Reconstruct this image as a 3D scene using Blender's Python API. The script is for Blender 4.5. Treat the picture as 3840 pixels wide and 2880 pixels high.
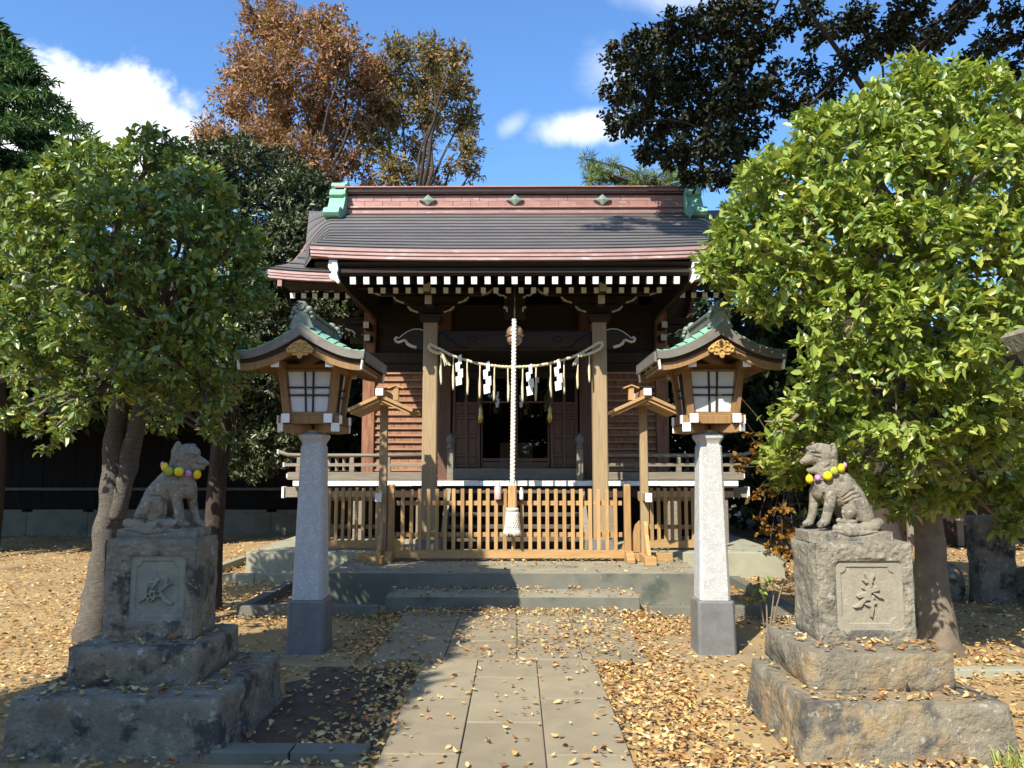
import bpy, math, random
import numpy as np
from mathutils import Vector, Matrix, noise

for _o in list(bpy.data.objects):
    bpy.data.objects.remove(_o)
SC = bpy.context.scene
COL = SC.collection
rad = math.radians
R = random.Random(11)
NR = np.random.default_rng(5)

# ------------------------------------------------------------------ camera, sky, sun, exposure
CAMX, CAMH, PITCH, FPX, VPX = 0.03, 1.6, rad(5.84), 769.0, 517.0
cam = bpy.data.objects.new('camera', bpy.data.cameras.new('camera'))
COL.objects.link(cam)
cam.location = (CAMX, 0, CAMH)
cam.rotation_euler = (math.pi / 2 + PITCH, 0, rad(0.37))
cam.data.sensor_width = 36
cam.data.lens = FPX / 1024 * 36
cam.data.clip_end = 2000
SC.camera = cam

SUN_DIR = Vector((0.58, 1.0, -1.08)).normalized()      # the way the sunlight travels
sun = bpy.data.objects.new('sun', bpy.data.lights.new('sun', 'SUN'))
COL.objects.link(sun)
sun.data.energy = 5.0
sun.data.angle = rad(0.5)
sun.data.color = (1.0, 0.92, 0.80)
sun.rotation_euler = SUN_DIR.to_track_quat('-Z', 'Y').to_euler()
sun.location = (-10, -20, 20)

SC.view_settings.view_transform = 'Standard'
SC.view_settings.look = 'None'
SC.view_settings.exposure = 0.86
SC.view_settings.gamma = 1
SC.view_settings.use_curve_mapping = False
SC.render.engine = 'CYCLES'
SC.cycles.max_bounces = 6
SC.cycles.transparent_max_bounces = 8
SC.cycles.use_denoising = True

world = bpy.data.worlds.new('World')
SC.world = world
world.use_nodes = True


class NT:
    """small node-tree helper"""
    def __init__(s, tree):
        s.t = tree
        s.t.nodes.clear()

    def n(s, typ, **kw):
        nd = s.t.nodes.new(typ)
        for k, v in kw.items():
            if k == 'ins':
                for a, b in v.items():
                    if hasattr(b, 'is_output'):
                        s.t.links.new(b, nd.inputs[a])
                    else:
                        nd.inputs[a].default_value = b
            else:
                setattr(nd, k, v)
        return nd

    def math(s, op, a, b=0.0, c=0.0, clamp=False):
        nd = s.n('ShaderNodeMath', operation=op, use_clamp=clamp)
        for i, q in enumerate((a, b, c)):
            if hasattr(q, 'is_output'):
                s.t.links.new(q, nd.inputs[i])
            else:
                nd.inputs[i].default_value = q
        return nd.outputs[0]

    def mix(s, f, a, b, typ='MIX'):
        nd = s.n('ShaderNodeMix', data_type='RGBA', blend_type=typ)
        for i, q in ((0, f), (6, a), (7, b)):
            if hasattr(q, 'is_output'):
                s.t.links.new(q, nd.inputs[i])
            else:
                nd.inputs[i].default_value = q if i == 0 else (*q[:3], 1)
        return nd.outputs[2]

    def ramp(s, f, stops, interp='LINEAR'):
        nd = s.n('ShaderNodeValToRGB')
        cr = nd.color_ramp
        cr.interpolation = interp
        while len(cr.elements) > 1:
            cr.elements.remove(cr.elements[-1])
        for i, (p, c) in enumerate(stops):
            e = cr.elements[0] if i == 0 else cr.elements.new(p)
            e.position = p
            e.color = (*c[:3], 1)
        s.t.links.new(f, nd.inputs[0])
        return nd.outputs[0]

    def noise(s, vec, scale, detail=4, rough=0.55, dist=0.0):
        nd = s.n('ShaderNodeTexNoise')
        nd.inputs['Scale'].default_value = scale
        nd.inputs['Detail'].default_value = detail
        nd.inputs['Roughness'].default_value = rough
        nd.inputs['Distortion'].default_value = dist
        s.t.links.new(vec, nd.inputs['Vector'])
        return nd.outputs['Fac']


def make_world():
    w = NT(world.node_tree)
    sky = w.n('ShaderNodeTexSky', sky_type='NISHITA', sun_disc=False)
    sky.sun_elevation = math.asin(-SUN_DIR.z)
    sky.sun_rotation = math.atan2(-SUN_DIR.x, -SUN_DIR.y) % (2 * math.pi)
    sky.altitude = 40
    sky.air_density = 1.0
    sky.dust_density = 1.1
    sky.ozone_density = 3.6
    tc = w.n('ShaderNodeTexCoord').outputs['Generated']
    sep = w.n('ShaderNodeSeparateXYZ', ins={0: tc})
    y = w.math('MAXIMUM', w.math('ABSOLUTE', sep.outputs[1]), 0.05)
    a = w.math('DIVIDE', sep.outputs[0], y)
    b = w.math('DIVIDE', sep.outputs[2], y)
    nz = w.noise(w.n('ShaderNodeCombineXYZ', ins={0: a, 1: b, 2: 0.3}).outputs[0], 7.0, 7, 0.58, 0.3)
    nz2 = w.noise(w.n('ShaderNodeCombineXYZ', ins={0: a, 1: b, 2: 4.3}).outputs[0], 3.2, 5, 0.5)
    tot = None
    # clouds on the sky dome: centre (x/y, z/y), half sizes, tilt, thickness
    for a0, b0, sa, sb, rot, k, soft in ((-0.66, 0.455, 0.34, 0.125, -24, 1.0, 0.45), (0.085, 0.45, 0.085, 0.036, 8, 0.85, 0.9),
                                       (0.13, 0.53, 0.07, 0.05, 30, 0.42, 1.3), (-0.005, 0.455, 0.03, 0.018, 35, 0.35, 1.0),
                                       (0.24, 0.645, 0.13, 0.05, -10, 0.5, 1.2), (1.3, 0.5, 0.5, 0.16, 5, 0.8, 0.7),
                                       (-1.7, 0.6, 0.6, 0.2, 10, 0.9, 0.7), (0.5, 1.75, 0.75, 0.42, 12, 0.95, 0.7), (-1.1, 2.3, 0.8, 0.6, -20, 0.95, 0.7)):  # the high out-of-view clouds are added for neutral fill light
        c, s_ = math.cos(rad(rot)), math.sin(rad(rot))
        da, db = w.math('SUBTRACT', a, a0), w.math('SUBTRACT', b, b0)
        u = w.math('DIVIDE', w.math('ADD', w.math('MULTIPLY', da, c), w.math('MULTIPLY', db, s_)), sa)
        v = w.math('DIVIDE', w.math('SUBTRACT', w.math('MULTIPLY', db, c), w.math('MULTIPLY', da, s_)), sb)
        d = w.math('SQRT', w.math('ADD', w.math('MULTIPLY', u, u), w.math('MULTIPLY', v, v)))
        e = w.math('ADD', w.math('SUBTRACT', 1.0, d), w.math('MULTIPLY', w.math('SUBTRACT', nz, 0.5), 2.2))
        m = w.n('ShaderNodeMapRange', interpolation_type='SMOOTHSTEP', ins={0: e, 1: 0.0, 2: soft, 3: 0.0, 4: k}).outputs[0]
        tot = m if tot is None else w.math('MAXIMUM', tot, m)
    up = w.n('ShaderNodeMapRange', ins={0: sep.outputs[2], 1: 0.0, 2: 0.08, 3: 0.0, 4: 1.0}).outputs[0]
    tot = w.math('MULTIPLY', tot, up)
    cl = w.mix(nz2, (5.0, 5.2, 5.5), (6.4, 6.4, 6.4))
    tint = w.mix(1.0, sky.outputs[0], (0.68, 0.93, 1.13), 'MULTIPLY')
    col = w.mix(tot, tint, cl)
    bg = w.n('ShaderNodeBackground', ins={0: col, 1: 0.14})
    out = w.n('ShaderNodeOutputWorld', ins={0: bg.outputs[0]})


make_world()


# ------------------------------------------------------------------ projection helpers (only used to work out real positions)
def px(sx, sy, Y):
    """the point at depth Y seen at pixel (sx, sy) of the 3840 wide photograph"""
    u, v = sx / 3.75 - VPX, 384 - sy / 3.75
    yy = FPX * math.cos(PITCH) - v * math.sin(PITCH)
    zz = FPX * math.sin(PITCH) + v * math.cos(PITCH)
    t = Y / yy
    return Vector((CAMX + u * t, Y, CAMH + zz * t))


def D(dx, dy, Y):
    return px(dx * 1.736, dy * 1.736, Y)


# ------------------------------------------------------------------ materials
MATS = {}


def mat(name, c1, c2=None, rough=0.75, scale=6.0, stretch=(1, 1, 1), bump=0.2, bscale=40.0, spots=None, metallic=0.0,
        objvar=0.0, detail=5, spec=0.3, island=None, trans=0.0, coord='P', bdist=0.01):
    """procedural surface: two colours mixed by noise, optional spots (colour, scale, threshold), fine bump"""
    m = bpy.data.materials.new(name)
    m.use_nodes = True
    w = NT(m.node_tree)
    if coord == 'P':
        pos = w.n('ShaderNodeNewGeometry').outputs['Position']
    else:
        pos = w.n('ShaderNodeTexCoord').outputs['Object']
    mp = w.n('ShaderNodeMapping')
    mp.inputs['Scale'].default_value = stretch
    w.t.links.new(pos, mp.inputs[0])
    vec = mp.outputs[0]
    if objvar:
        rnd = w.n('ShaderNodeObjectInfo').outputs['Random']
        off = w.n('ShaderNodeVectorMath', operation='ADD', ins={0: vec})
        w.t.links.new(w.n('ShaderNodeCombineXYZ', ins={0: w.math('MULTIPLY', rnd, 17.0), 1: w.math('MULTIPLY', rnd, 9.0), 2: w.math('MULTIPLY', rnd, 5.0)}).outputs[0], off.inputs[1])
        vec = off.outputs[0]
    c2 = c2 or tuple(x * 0.7 for x in c1)
    f = w.noise(vec, scale, detail, 0.6, 0.4)
    f = w.n('ShaderNodeMapRange', ins={0: f, 1: 0.3, 2: 0.7, 3: 0.0, 4: 1.0}).outputs[0]
    col = w.mix(f, c1, c2)
    if island:
        ri = w.n('ShaderNodeNewGeometry').outputs['Random Per Island']
        col = w.mix(0.9, col, w.ramp(ri, island))
    for sp in spots or ():
        g = w.noise(vec, sp[1], sp[3] if len(sp) > 3 else 4, 0.65)
        g = w.n('ShaderNodeMapRange', ins={0: g, 1: sp[2], 2: sp[2] + 0.1, 3: 0.0, 4: 1.0}).outputs[0]
        col = w.mix(g, col, sp[0])
    if objvar:
        k = w.math('ADD', w.math('MULTIPLY', w.math('SUBTRACT', w.n('ShaderNodeObjectInfo').outputs['Random'], 0.5), objvar * 2), 1.0)
        hv = w.n('ShaderNodeHueSaturation', ins={2: k, 4: col})
        col = hv.outputs[0]
    bs = w.n('ShaderNodeBsdfPrincipled', ins={'Base Color': col, 'Roughness': rough, 'Metallic': metallic, 'Specular IOR Level': spec})
    if bump:
        bn = w.noise(vec, bscale, 4, 0.6)
        bp = w.n('ShaderNodeBump', ins={'Strength': bump, 'Distance': bdist, 'Height': bn})
        w.t.links.new(bp.outputs[0], bs.inputs['Normal'])
    sh = bs.outputs[0]
    if trans:
        tr = w.n('ShaderNodeBsdfTranslucent', ins={0: w.mix(1.0, col, (1.0, 1.0, 0.55), 'MULTIPLY')})
        sh = w.n('ShaderNodeMixShader', ins={0: trans, 1: sh, 2: tr.outputs[0]}).outputs[0]
    w.n('ShaderNodeOutputMaterial', ins={0: sh})
    MATS[name] = m
    return m


VZ, VX, VY = (9, 9, 0.6), (0.6, 9, 9), (9, 0.6, 9)
m_soil = mat('sandy_soil', (0.37, 0.265, 0.125), (0.24, 0.165, 0.08), 0.95, 0.9, bump=0.5, bscale=30,
             spots=[((0.10, 0.07, 0.042), 0.55, 0.56), ((0.13, 0.14, 0.05), 1.3, 0.64)], detail=8)
m_dirt = mat('damp_soil', (0.105, 0.078, 0.052), (0.06, 0.044, 0.03), 0.95, 5, bump=0.6, bscale=60)
m_pave = mat('paving_stone', (0.27, 0.225, 0.145), (0.195, 0.165, 0.108), 0.85, 3, bump=0.25, bscale=90, objvar=0.12,
             spots=[((0.13, 0.12, 0.10), 2.2, 0.62)], detail=8)
m_conc = mat('mossy_concrete', (0.175, 0.172, 0.135), (0.105, 0.11, 0.092), 0.9, 2.2, bump=0.35, bscale=60,
             spots=[((0.07, 0.085, 0.07), 1.6, 0.6), ((0.27, 0.25, 0.18), 5, 0.66)], detail=8)
m_lit_top = mat('lit_dusty_concrete_top', (0.29, 0.26, 0.18), (0.20, 0.185, 0.135), 0.95, 3, bump=0.35, bscale=70, detail=8,
             spots=[((0.13, 0.13, 0.095), 2.6, 0.58)])  # tops painted lighter: sunlit tone put into the colour, along with dust
m_conc2 = mat('pale_concrete', (0.33, 0.32, 0.235), (0.24, 0.24, 0.17), 0.9, 3, bump=0.3, bscale=70, detail=8,
              spots=[((0.17, 0.175, 0.12), 2.3, 0.6)])
m_granite = mat('pale_granite', (0.45, 0.45, 0.43), (0.35, 0.35, 0.34), 0.8, 14, bump=0.3, bscale=120,
                spots=[((0.66, 0.66, 0.65), 75, 0.55), ((0.27, 0.27, 0.27), 95, 0.62)])
m_granite_d = mat('dark_granite', (0.165, 0.165, 0.16), (0.115, 0.117, 0.115), 0.55, 9, bump=0.12, bscale=120,
                  spots=[((0.22, 0.19, 0.13), 3, 0.62)], spec=0.4)
m_fox = mat('fox_stone', (0.25, 0.22, 0.16), (0.155, 0.14, 0.105), 0.92, 11, bump=0.9, bscale=55, bdist=0.012,
            spots=[((0.09, 0.084, 0.07), 9, 0.54), ((0.36, 0.335, 0.27), 22, 0.59), ((0.085, 0.08, 0.068), 45, 0.6)], detail=9)
m_ped_l = mat('dark_weathered_stone', (0.25, 0.22, 0.16), (0.145, 0.13, 0.10), 0.92, 7, bump=0.8, bscale=28, bdist=0.022,
              spots=[((0.235, 0.17, 0.09), 2.2, 0.6), ((0.062, 0.058, 0.05), 5, 0.52), ((0.33, 0.32, 0.26), 17, 0.58), ((0.05, 0.048, 0.042), 30, 0.6)], detail=10)
m_ped_r = mat('pale_weathered_stone', (0.245, 0.222, 0.165), (0.16, 0.145, 0.108), 0.92, 8, bump=1.0, bscale=28, bdist=0.022,
              spots=[((0.105, 0.097, 0.08), 4.5, 0.53), ((0.33, 0.31, 0.25), 17, 0.57), ((0.085, 0.08, 0.065), 30, 0.59)], detail=10)
m_ped_r2 = mat('earth_stained_stone', (0.205, 0.18, 0.125), (0.135, 0.12, 0.088), 0.92, 6, bump=1.0, bscale=26, bdist=0.022,
               spots=[((0.26, 0.185, 0.095), 1.6, 0.5), ((0.085, 0.08, 0.068), 3.6, 0.53), ((0.30, 0.28, 0.22), 18, 0.58)], detail=10)
m_pan_l = mat('pale_green_panel_stone', (0.27, 0.28, 0.225), (0.19, 0.195, 0.155), 0.9, 12, bump=0.5, bscale=60,
              spots=[((0.095, 0.085, 0.078), 5, 0.63), ((0.37, 0.38, 0.33), 14, 0.66)], detail=9)
m_pan_r = mat('smooth_panel_stone', (0.275, 0.25, 0.185), (0.215, 0.195, 0.145), 0.9, 14, bump=0.5, bscale=60,
              spots=[((0.35, 0.325, 0.25), 20, 0.62)], detail=9)
m_tan = mat('new_cedar', (0.45, 0.28, 0.12), (0.33, 0.2, 0.08), 0.75, 6, VZ, bump=0.2, bscale=14, objvar=0.22,
            spots=[((0.24, 0.18, 0.11), 2.5, 0.6), ((0.15, 0.10, 0.055), 7, 0.66)])
m_tanx = mat('new_cedar_lengthwise', (0.43, 0.27, 0.115), (0.32, 0.19, 0.078), 0.7, 6, VX, bump=0.15, bscale=14, objvar=0.1)
m_col = mat('column_wood', (0.37, 0.27, 0.15), (0.26, 0.185, 0.10), 0.75, 5, VZ, bump=0.2, bscale=12,
            spots=[((0.12, 0.09, 0.055), 3, 0.68)])
m_dark = mat('old_dark_wood', (0.042, 0.027, 0.018), (0.023, 0.0155, 0.011), 0.8, 5, VX, bump=0.2, bscale=14)
m_darkz = mat('old_dark_post_wood', (0.055, 0.036, 0.024), (0.03, 0.02, 0.014), 0.8, 5, VZ, bump=0.2, bscale=14)
m_grey = mat('weathered_grey_wood', (0.25, 0.215, 0.16), (0.16, 0.135, 0.10), 0.85, 5, VX, bump=0.25, bscale=14, objvar=0.1)
m_side = mat('red_cedar_siding', (0.34, 0.165, 0.09), (0.13, 0.056, 0.032), 0.8, 3.2, (7, 7, 0.9), bump=0.3, bscale=10, objvar=0.14,
             spots=[((0.42, 0.24, 0.14), 9, 0.63)])
m_strip = mat('pale_siding_strip', (0.40, 0.235, 0.14), (0.26, 0.14, 0.08), 0.8, 4, VX, bump=0.2, objvar=0.15)
m_door = mat('door_wood', (0.165, 0.082, 0.05), (0.085, 0.043, 0.027), 0.6, 4, VZ, bump=0.15, bscale=12, spec=0.4)
m_white = mat('white_paint', (0.82, 0.82, 0.80), (0.72, 0.72, 0.70), 0.6, 8, bump=0.1)
m_edge = mat('aged_white_edge', (0.62, 0.58, 0.47), (0.46, 0.42, 0.33), 0.7, 12, bump=0.1)
m_copper = mat('brown_copper', (0.335, 0.18, 0.145), (0.24, 0.12, 0.098), 0.5, 3, (1, 4, 4), bump=0.1, bscale=30, metallic=0.25, objvar=0.1,
               spots=[((0.44, 0.31, 0.265), 4, 0.6)], spec=0.4)
m_copper_p = mat('pale_copper', (0.43, 0.275, 0.245), (0.32, 0.185, 0.165), 0.5, 3, (1, 4, 4), bump=0.1, bscale=30, metallic=0.2, objvar=0.12,
                 spots=[((0.50, 0.40, 0.37), 4, 0.58)], spec=0.4)
m_roof = mat('dark_roof_sheet', (0.135, 0.125, 0.119), (0.09, 0.082, 0.077), 0.62, 1.6, (1, 2.5, 1), bump=0.2, bscale=26, objvar=0.16, metallic=0.1,
             spots=[((0.16, 0.13, 0.105), 1.3, 0.62), ((0.20, 0.19, 0.18), 13, 0.72)], spec=0.4)
m_verd = mat('verdigris', (0.22, 0.43, 0.29), (0.15, 0.33, 0.23), 0.65, 7, (4, 4, 1), bump=0.2, bscale=30, objvar=0.1,
             spots=[((0.12, 0.17, 0.12), 6, 0.66), ((0.33, 0.50, 0.37), 9, 0.66)])
m_lgrey = mat('grey_copper', (0.20, 0.185, 0.155), (0.135, 0.125, 0.105), 0.55, 6, bump=0.15, bscale=30, metallic=0.2,
              spots=[((0.28, 0.26, 0.21), 7, 0.64)])
m_lorn = mat('weathered_green_bronze', (0.22, 0.26, 0.21), (0.13, 0.16, 0.13), 0.7, 20, bump=0.4, bscale=60)
m_lwood = mat('lantern_cedar', (0.29, 0.17, 0.072), (0.19, 0.11, 0.046), 0.65, 6, VZ, bump=0.15, bscale=14, objvar=0.08)
m_pane = mat('frosted_pane', (0.64, 0.67, 0.68), (0.58, 0.61, 0.62), 0.3, 4, bump=0.0, spec=0.5)
m_gold = mat('carved_gold_wood', (0.50, 0.31, 0.10), (0.38, 0.22, 0.065), 0.6, 9, bump=0.2)
m_brass = mat('brass', (0.66, 0.45, 0.15), (0.5, 0.33, 0.1), 0.35, 6, bump=0.0, metallic=1.0)
m_bell = mat('aged_bell_metal', (0.40, 0.27, 0.20), (0.27, 0.17, 0.13), 0.5, 8, bump=0.1, metallic=0.5)
m_rope = mat('white_cotton', (0.66, 0.63, 0.55), (0.54, 0.51, 0.43), 0.9, 30, bump=0.5, bscale=220)
m_straw = mat('straw', (0.68, 0.60, 0.40), (0.54, 0.45, 0.27), 0.9, 40, bump=0.5, bscale=160)
m_paper = mat('white_paper', (0.84, 0.84, 0.83), (0.80, 0.80, 0.79), 0.8, 5, bump=0.0, trans=0.25)
m_black = mat('shaded_black_board', (0.006, 0.0055, 0.0055), (0.004, 0.0037, 0.0037), 0.95, 5, VZ, bump=0.2, bscale=12, objvar=0.15)  # black boards darkened further, deep shade put into the colour
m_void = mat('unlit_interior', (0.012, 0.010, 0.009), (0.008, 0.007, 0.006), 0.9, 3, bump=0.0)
m_bark_l = mat('camellia_bark', (0.155, 0.138, 0.115), (0.08, 0.071, 0.06), 0.95, 9, (2, 2, 6), bump=0.9, bscale=26, bdist=0.02,
               spots=[((0.28, 0.25, 0.20), 6, 0.62)])
m_bark_r = mat('pale_smooth_bark', (0.22, 0.18, 0.125), (0.14, 0.112, 0.078), 0.9, 8, bump=0.5, bscale=40, bdist=0.015)
m_bark = mat('dark_bark', (0.075, 0.055, 0.042), (0.04, 0.03, 0.024), 0.95, 10, (3, 3, 0.8), bump=0.8, bscale=20, bdist=0.02)


def leaf(name, ramp, rough=0.45, trans=0.25, spec=0.5):
    return mat(name, ramp[0][1], ramp[-1][1], rough, 2.0, bump=0.0, island=ramp, trans=trans, spec=spec)


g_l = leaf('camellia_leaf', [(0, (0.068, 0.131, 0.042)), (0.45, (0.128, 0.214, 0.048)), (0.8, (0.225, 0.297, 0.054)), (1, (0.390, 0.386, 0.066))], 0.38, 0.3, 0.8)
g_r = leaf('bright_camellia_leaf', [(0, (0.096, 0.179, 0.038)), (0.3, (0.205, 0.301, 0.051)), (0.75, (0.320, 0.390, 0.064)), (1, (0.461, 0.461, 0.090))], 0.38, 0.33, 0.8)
g_br = leaf('russet_leaf', [(0, (0.140, 0.109, 0.040)), (0.35, (0.252, 0.135, 0.060)), (0.7, (0.364, 0.174, 0.086)), (1, (0.504, 0.290, 0.173))], 0.6, 0.3, 0.2)
g_br2 = leaf('olive_russet_leaf', [(0, (0.101, 0.108, 0.034)), (0.4, (0.189, 0.155, 0.047)), (0.75, (0.290, 0.182, 0.074)), (1, (0.446, 0.284, 0.149))], 0.6, 0.3, 0.2)
g_ev = leaf('evergreen_leaf', [(0, (0.025, 0.040, 0.015)), (0.6, (0.056, 0.077, 0.027)), (1, (0.144, 0.156, 0.069))], 0.4, 0.15)
g_con = leaf('conifer_spray', [(0, (0.034, 0.076, 0.027)), (0.6, (0.072, 0.142, 0.040)), (1, (0.162, 0.247, 0.057))], 0.6, 0.15, 0.2)
g_dk = leaf('dark_leaf', [(0, (0.014, 0.022, 0.009)), (0.6, (0.026, 0.032, 0.012)), (1, (0.055, 0.038, 0.02))], 0.6, 0.1, 0.2)
g_bg = leaf('wood_leaf', [(0, (0.014, 0.024, 0.009)), (0.7, (0.03, 0.046, 0.014)), (1, (0.065, 0.085, 0.025))], 0.5, 0.15, 0.2)
g_pine = leaf('pine_needle', [(0, (0.060, 0.105, 0.030)), (0.6, (0.135, 0.195, 0.045)), (1, (0.300, 0.300, 0.075))], 0.6, 0.2, 0.2)
g_map = leaf('maple_leaf', [(0, (0.10, 0.055, 0.012)), (0.6, (0.21, 0.10, 0.018)), (1, (0.36, 0.19, 0.03))], 0.55, 0.35, 0.2)
g_fall = leaf('fallen_leaf', [(0, (0.17, 0.085, 0.032)), (0.22, (0.33, 0.18, 0.065)), (0.5, (0.50, 0.31, 0.115)), (0.78, (0.62, 0.44, 0.20)), (0.9, (0.68, 0.53, 0.30)), (0.95, (0.64, 0.50, 0.13)), (1, (0.44, 0.14, 0.04))], 0.7, 0.12, 0.25)


# ------------------------------------------------------------------ object helpers
ORG = {}


def link(o, parent=None, origin=(0, 0, 0)):
    COL.objects.link(o)
    if parent is not None:
        o.parent = parent
        ORG[o.name] = ORG[parent.name]
    else:
        o.location = origin
        ORG[o.name] = Vector(origin)
    return o


def tag(o, label, cat, group=None, kind=None):
    o['label'] = label
    if cat:
        o['category'] = cat
    if group:
        o['group'] = group
    if kind:
        o['kind'] = kind
    return o


def thing(name, label, cat, loc=(0, 0, 0), group=None):
    o = bpy.data.objects.new(name, None)
    o.empty_display_size = 0.2
    link(o, None, loc)
    return tag(o, label, cat, group)


class MB:
    def __init__(s):
        s.v, s.f, s.m = [], [], []

    def add(s, vs, fs, mi=0):
        b = len(s.v)
        s.v += [Vector(q) for q in vs]
        for i, f in enumerate(fs):
            s.f.append([b + j for j in f])
            s.m.append(mi[i] if isinstance(mi, (list, tuple)) else mi)
        return s

    def box(s, x0, x1, y0, y1, z0, z1, mi=0, front=None, top=None):
        vs = [(x0, y0, z0), (x1, y0, z0), (x1, y1, z0), (x0, y1, z0), (x0, y0, z1), (x1, y0, z1), (x1, y1, z1), (x0, y1, z1)]
        fs = [(0, 3, 2, 1), (4, 5, 6, 7), (0, 1, 5, 4), (1, 2, 6, 5), (2, 3, 7, 6), (3, 0, 4, 7)]
        ms = [mi] * 6
        if front is not None:
            ms[2] = front
        if top is not None:
            ms[1] = top
        return s.add(vs, fs, ms)

    def beam(s, p0, p1, w, h, up=(0, 0, 1), mi=0, ends=None):
        p0, p1 = Vector(p0), Vector(p1)
        d = (p1 - p0).normalized()
        sd = d.cross(Vector(up)).normalized() * (w / 2)
        u = sd.cross(d).normalized() * (h / 2)
        vs = [p0 - sd - u, p0 + sd - u, p0 + sd + u, p0 - sd + u, p1 - sd - u, p1 + sd - u, p1 + sd + u, p1 - sd + u]
        e = mi if ends is None else ends
        return s.add(vs, [(0, 1, 2, 3), (7, 6, 5, 4), (0, 4, 5, 1), (1, 5, 6, 2), (2, 6, 7, 3), (3, 7, 4, 0)], [e, e, mi, mi, mi, mi])

    def tube(s, pts, r, n=8, cap=True, mi=0, jit=0.0, flat=None):
        pts = [Vector(p) for p in pts]
        rr = r if isinstance(r, (list, tuple)) else [r] * len(pts)
        b = len(s.v)
        prev = None
        for i, p in enumerate(pts):
            t = (pts[min(i + 1, len(pts) - 1)] - pts[max(i - 1, 0)])
            t = t.normalized() if t.length > 1e-9 else Vector((0, 0, 1))
            if prev is None:
                a = t.cross(Vector((0.13, 1, 0.07)))
                if a.length < 0.2:
                    a = t.cross(Vector((1, 0, 0.1)))
            else:
                a = prev - t * prev.dot(t)
            a.normalize()
            prev = a
            c = t.cross(a)
            for j in range(n):
                an = 2 * math.pi * j / n
                q = rr[i]
                if jit:
                    q *= 1 + jit * noise.noise(Vector((math.cos(an) * 1.3, math.sin(an) * 1.3, i * 0.35)) + p * 1.7) * 2
                o = a * (math.cos(an) * q) + c * (math.sin(an) * q)
                if flat:
                    o = Vector((o.x * flat[0], o.y * flat[1], o.z * flat[2]))
                s.v.append(p + o)
        for i in range(len(pts) - 1):
            for j in range(n):
                s.f.append([b + i * n + j, b + i * n + (j + 1) % n, b + (i + 1) * n + (j + 1) % n, b + (i + 1) * n + j])
                s.m.append(mi)
        if cap:
            s.f += [[b + j for j in reversed(range(n))], [b + (len(pts) - 1) * n + j for j in range(n)]]
            s.m += [mi, mi]
        return s

    def prism(s, ol, axis, a0, a1, mi=0):
        """outline (u, v) extruded along axis: 'y' -> (x, z), 'x' -> (y, z), 'z' -> (x, y)"""
        n = len(ol)
        mk = {'y': lambda u, v, a: (u, a, v), 'x': lambda u, v, a: (a, u, v), 'z': lambda u, v, a: (u, v, a)}[axis]
        vs = [mk(u, v, a0) for u, v in ol] + [mk(u, v, a1) for u, v in ol]
        fs = [list(range(n)), list(reversed(range(n, 2 * n)))] + [[i, i + n, (i + 1) % n + n, (i + 1) % n] for i in range(n)]
        return s.add(vs, fs, mi)

    def lathe(s, prof, c, n=20, flute=0.0, nf=10, mi=0):
        b = len(s.v)
        c = Vector(c)
        for r, z in prof:
            for j in range(n):
                an = 2 * math.pi * j / n
                q = r * (1 + flute * math.cos(nf * an))
                s.v.append(c + Vector((math.cos(an) * q, math.sin(an) * q, z)))
        for i in range(len(prof) - 1):
            for j in range(n):
                s.f.append([b + i * n + j, b + i * n + (j + 1) % n, b + (i + 1) * n + (j + 1) % n, b + (i + 1) * n + j])
                s.m.append(mi)
        s.f += [[b + j for j in reversed(range(n))], [b + (len(prof) - 1) * n + j for j in range(n)]]
        s.m += [mi, mi]
        return s

    def loft(s, levels, c, mi=0):
        """square sections with cut corners: (z, half width, chamfer)"""
        b = len(s.v)
        cx, cy = c
        for z, h, ch in levels:
            k = h - ch
            s.v += [Vector((cx + x, cy + y, z)) for x, y in ((-k, -h), (k, -h), (h, -k), (h, k), (k, h), (-k, h), (-h, k), (-h, -k))]
        for i in range(len(levels) - 1):
            for j in range(8):
                s.f.append([b + i * 8 + j, b + i * 8 + (j + 1) % 8, b + (i + 1) * 8 + (j + 1) % 8, b + (i + 1) * 8 + j])
                s.m.append(mi)
        s.f += [[b + j for j in reversed(range(8))], [b + (len(levels) - 1) * 8 + j for j in range(8)]]
        s.m += [mi, mi]
        return s

    def grid(s, fn, us, vs_, mi=0, flip=False):
        b = len(s.v)
        nu, nv = len(us), len(vs_)
        for v in vs_:
            for u in us:
                s.v.append(Vector(fn(u, v)))
        for j in range(nv - 1):
            for i in range(nu - 1):
                q = [b + j * nu + i, b + j * nu + i + 1, b + (j + 1) * nu + i + 1, b + (j + 1) * nu + i]
                s.f.append(q[::-1] if flip else q)
                s.m.append(mi)
        return s

    def ball(s, c, rx, ry=None, rz=None, nu=12, nv=8, mi=0):
        ry = rx if ry is None else ry
        rz = rx if rz is None else rz
        prof = [(math.sin(math.pi * (i + 0.02) / (nv + 0.04)), -math.cos(math.pi * (i + 0.02) / (nv + 0.04))) for i in range(nv + 1)]
        b = len(s.v)
        s.lathe(prof, (0, 0, 0), nu, mi=mi)
        for q in s.v[b:]:
            q.x, q.y, q.z = c[0] + q.x * rx, c[1] + q.y * ry, c[2] + q.z * rz
        return s

    def build(s, name, mats, parent=None, smooth=False, bevel=0.0, loc=None, fix=True):
        if not isinstance(mats, (list, tuple)):
            mats = [mats]
        if parent is not None:
            o0 = ORG[parent.name]
        else:
            o0 = Vector(loc) if loc is not None else Vector((0, 0, 0))
        me = bpy.data.meshes.new(name)
        me.from_pydata([tuple(q - o0) for q in s.v], [], s.f)
        for mm in mats:
            me.materials.append(mm)
        if any(s.m):
            me.polygons.foreach_set('material_index', s.m)
        if fix:
            import bmesh
            bm = bmesh.new()
            bm.from_mesh(me)
            bmesh.ops.recalc_face_normals(bm, faces=bm.faces)
            bm.to_mesh(me)
            bm.free()
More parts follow.
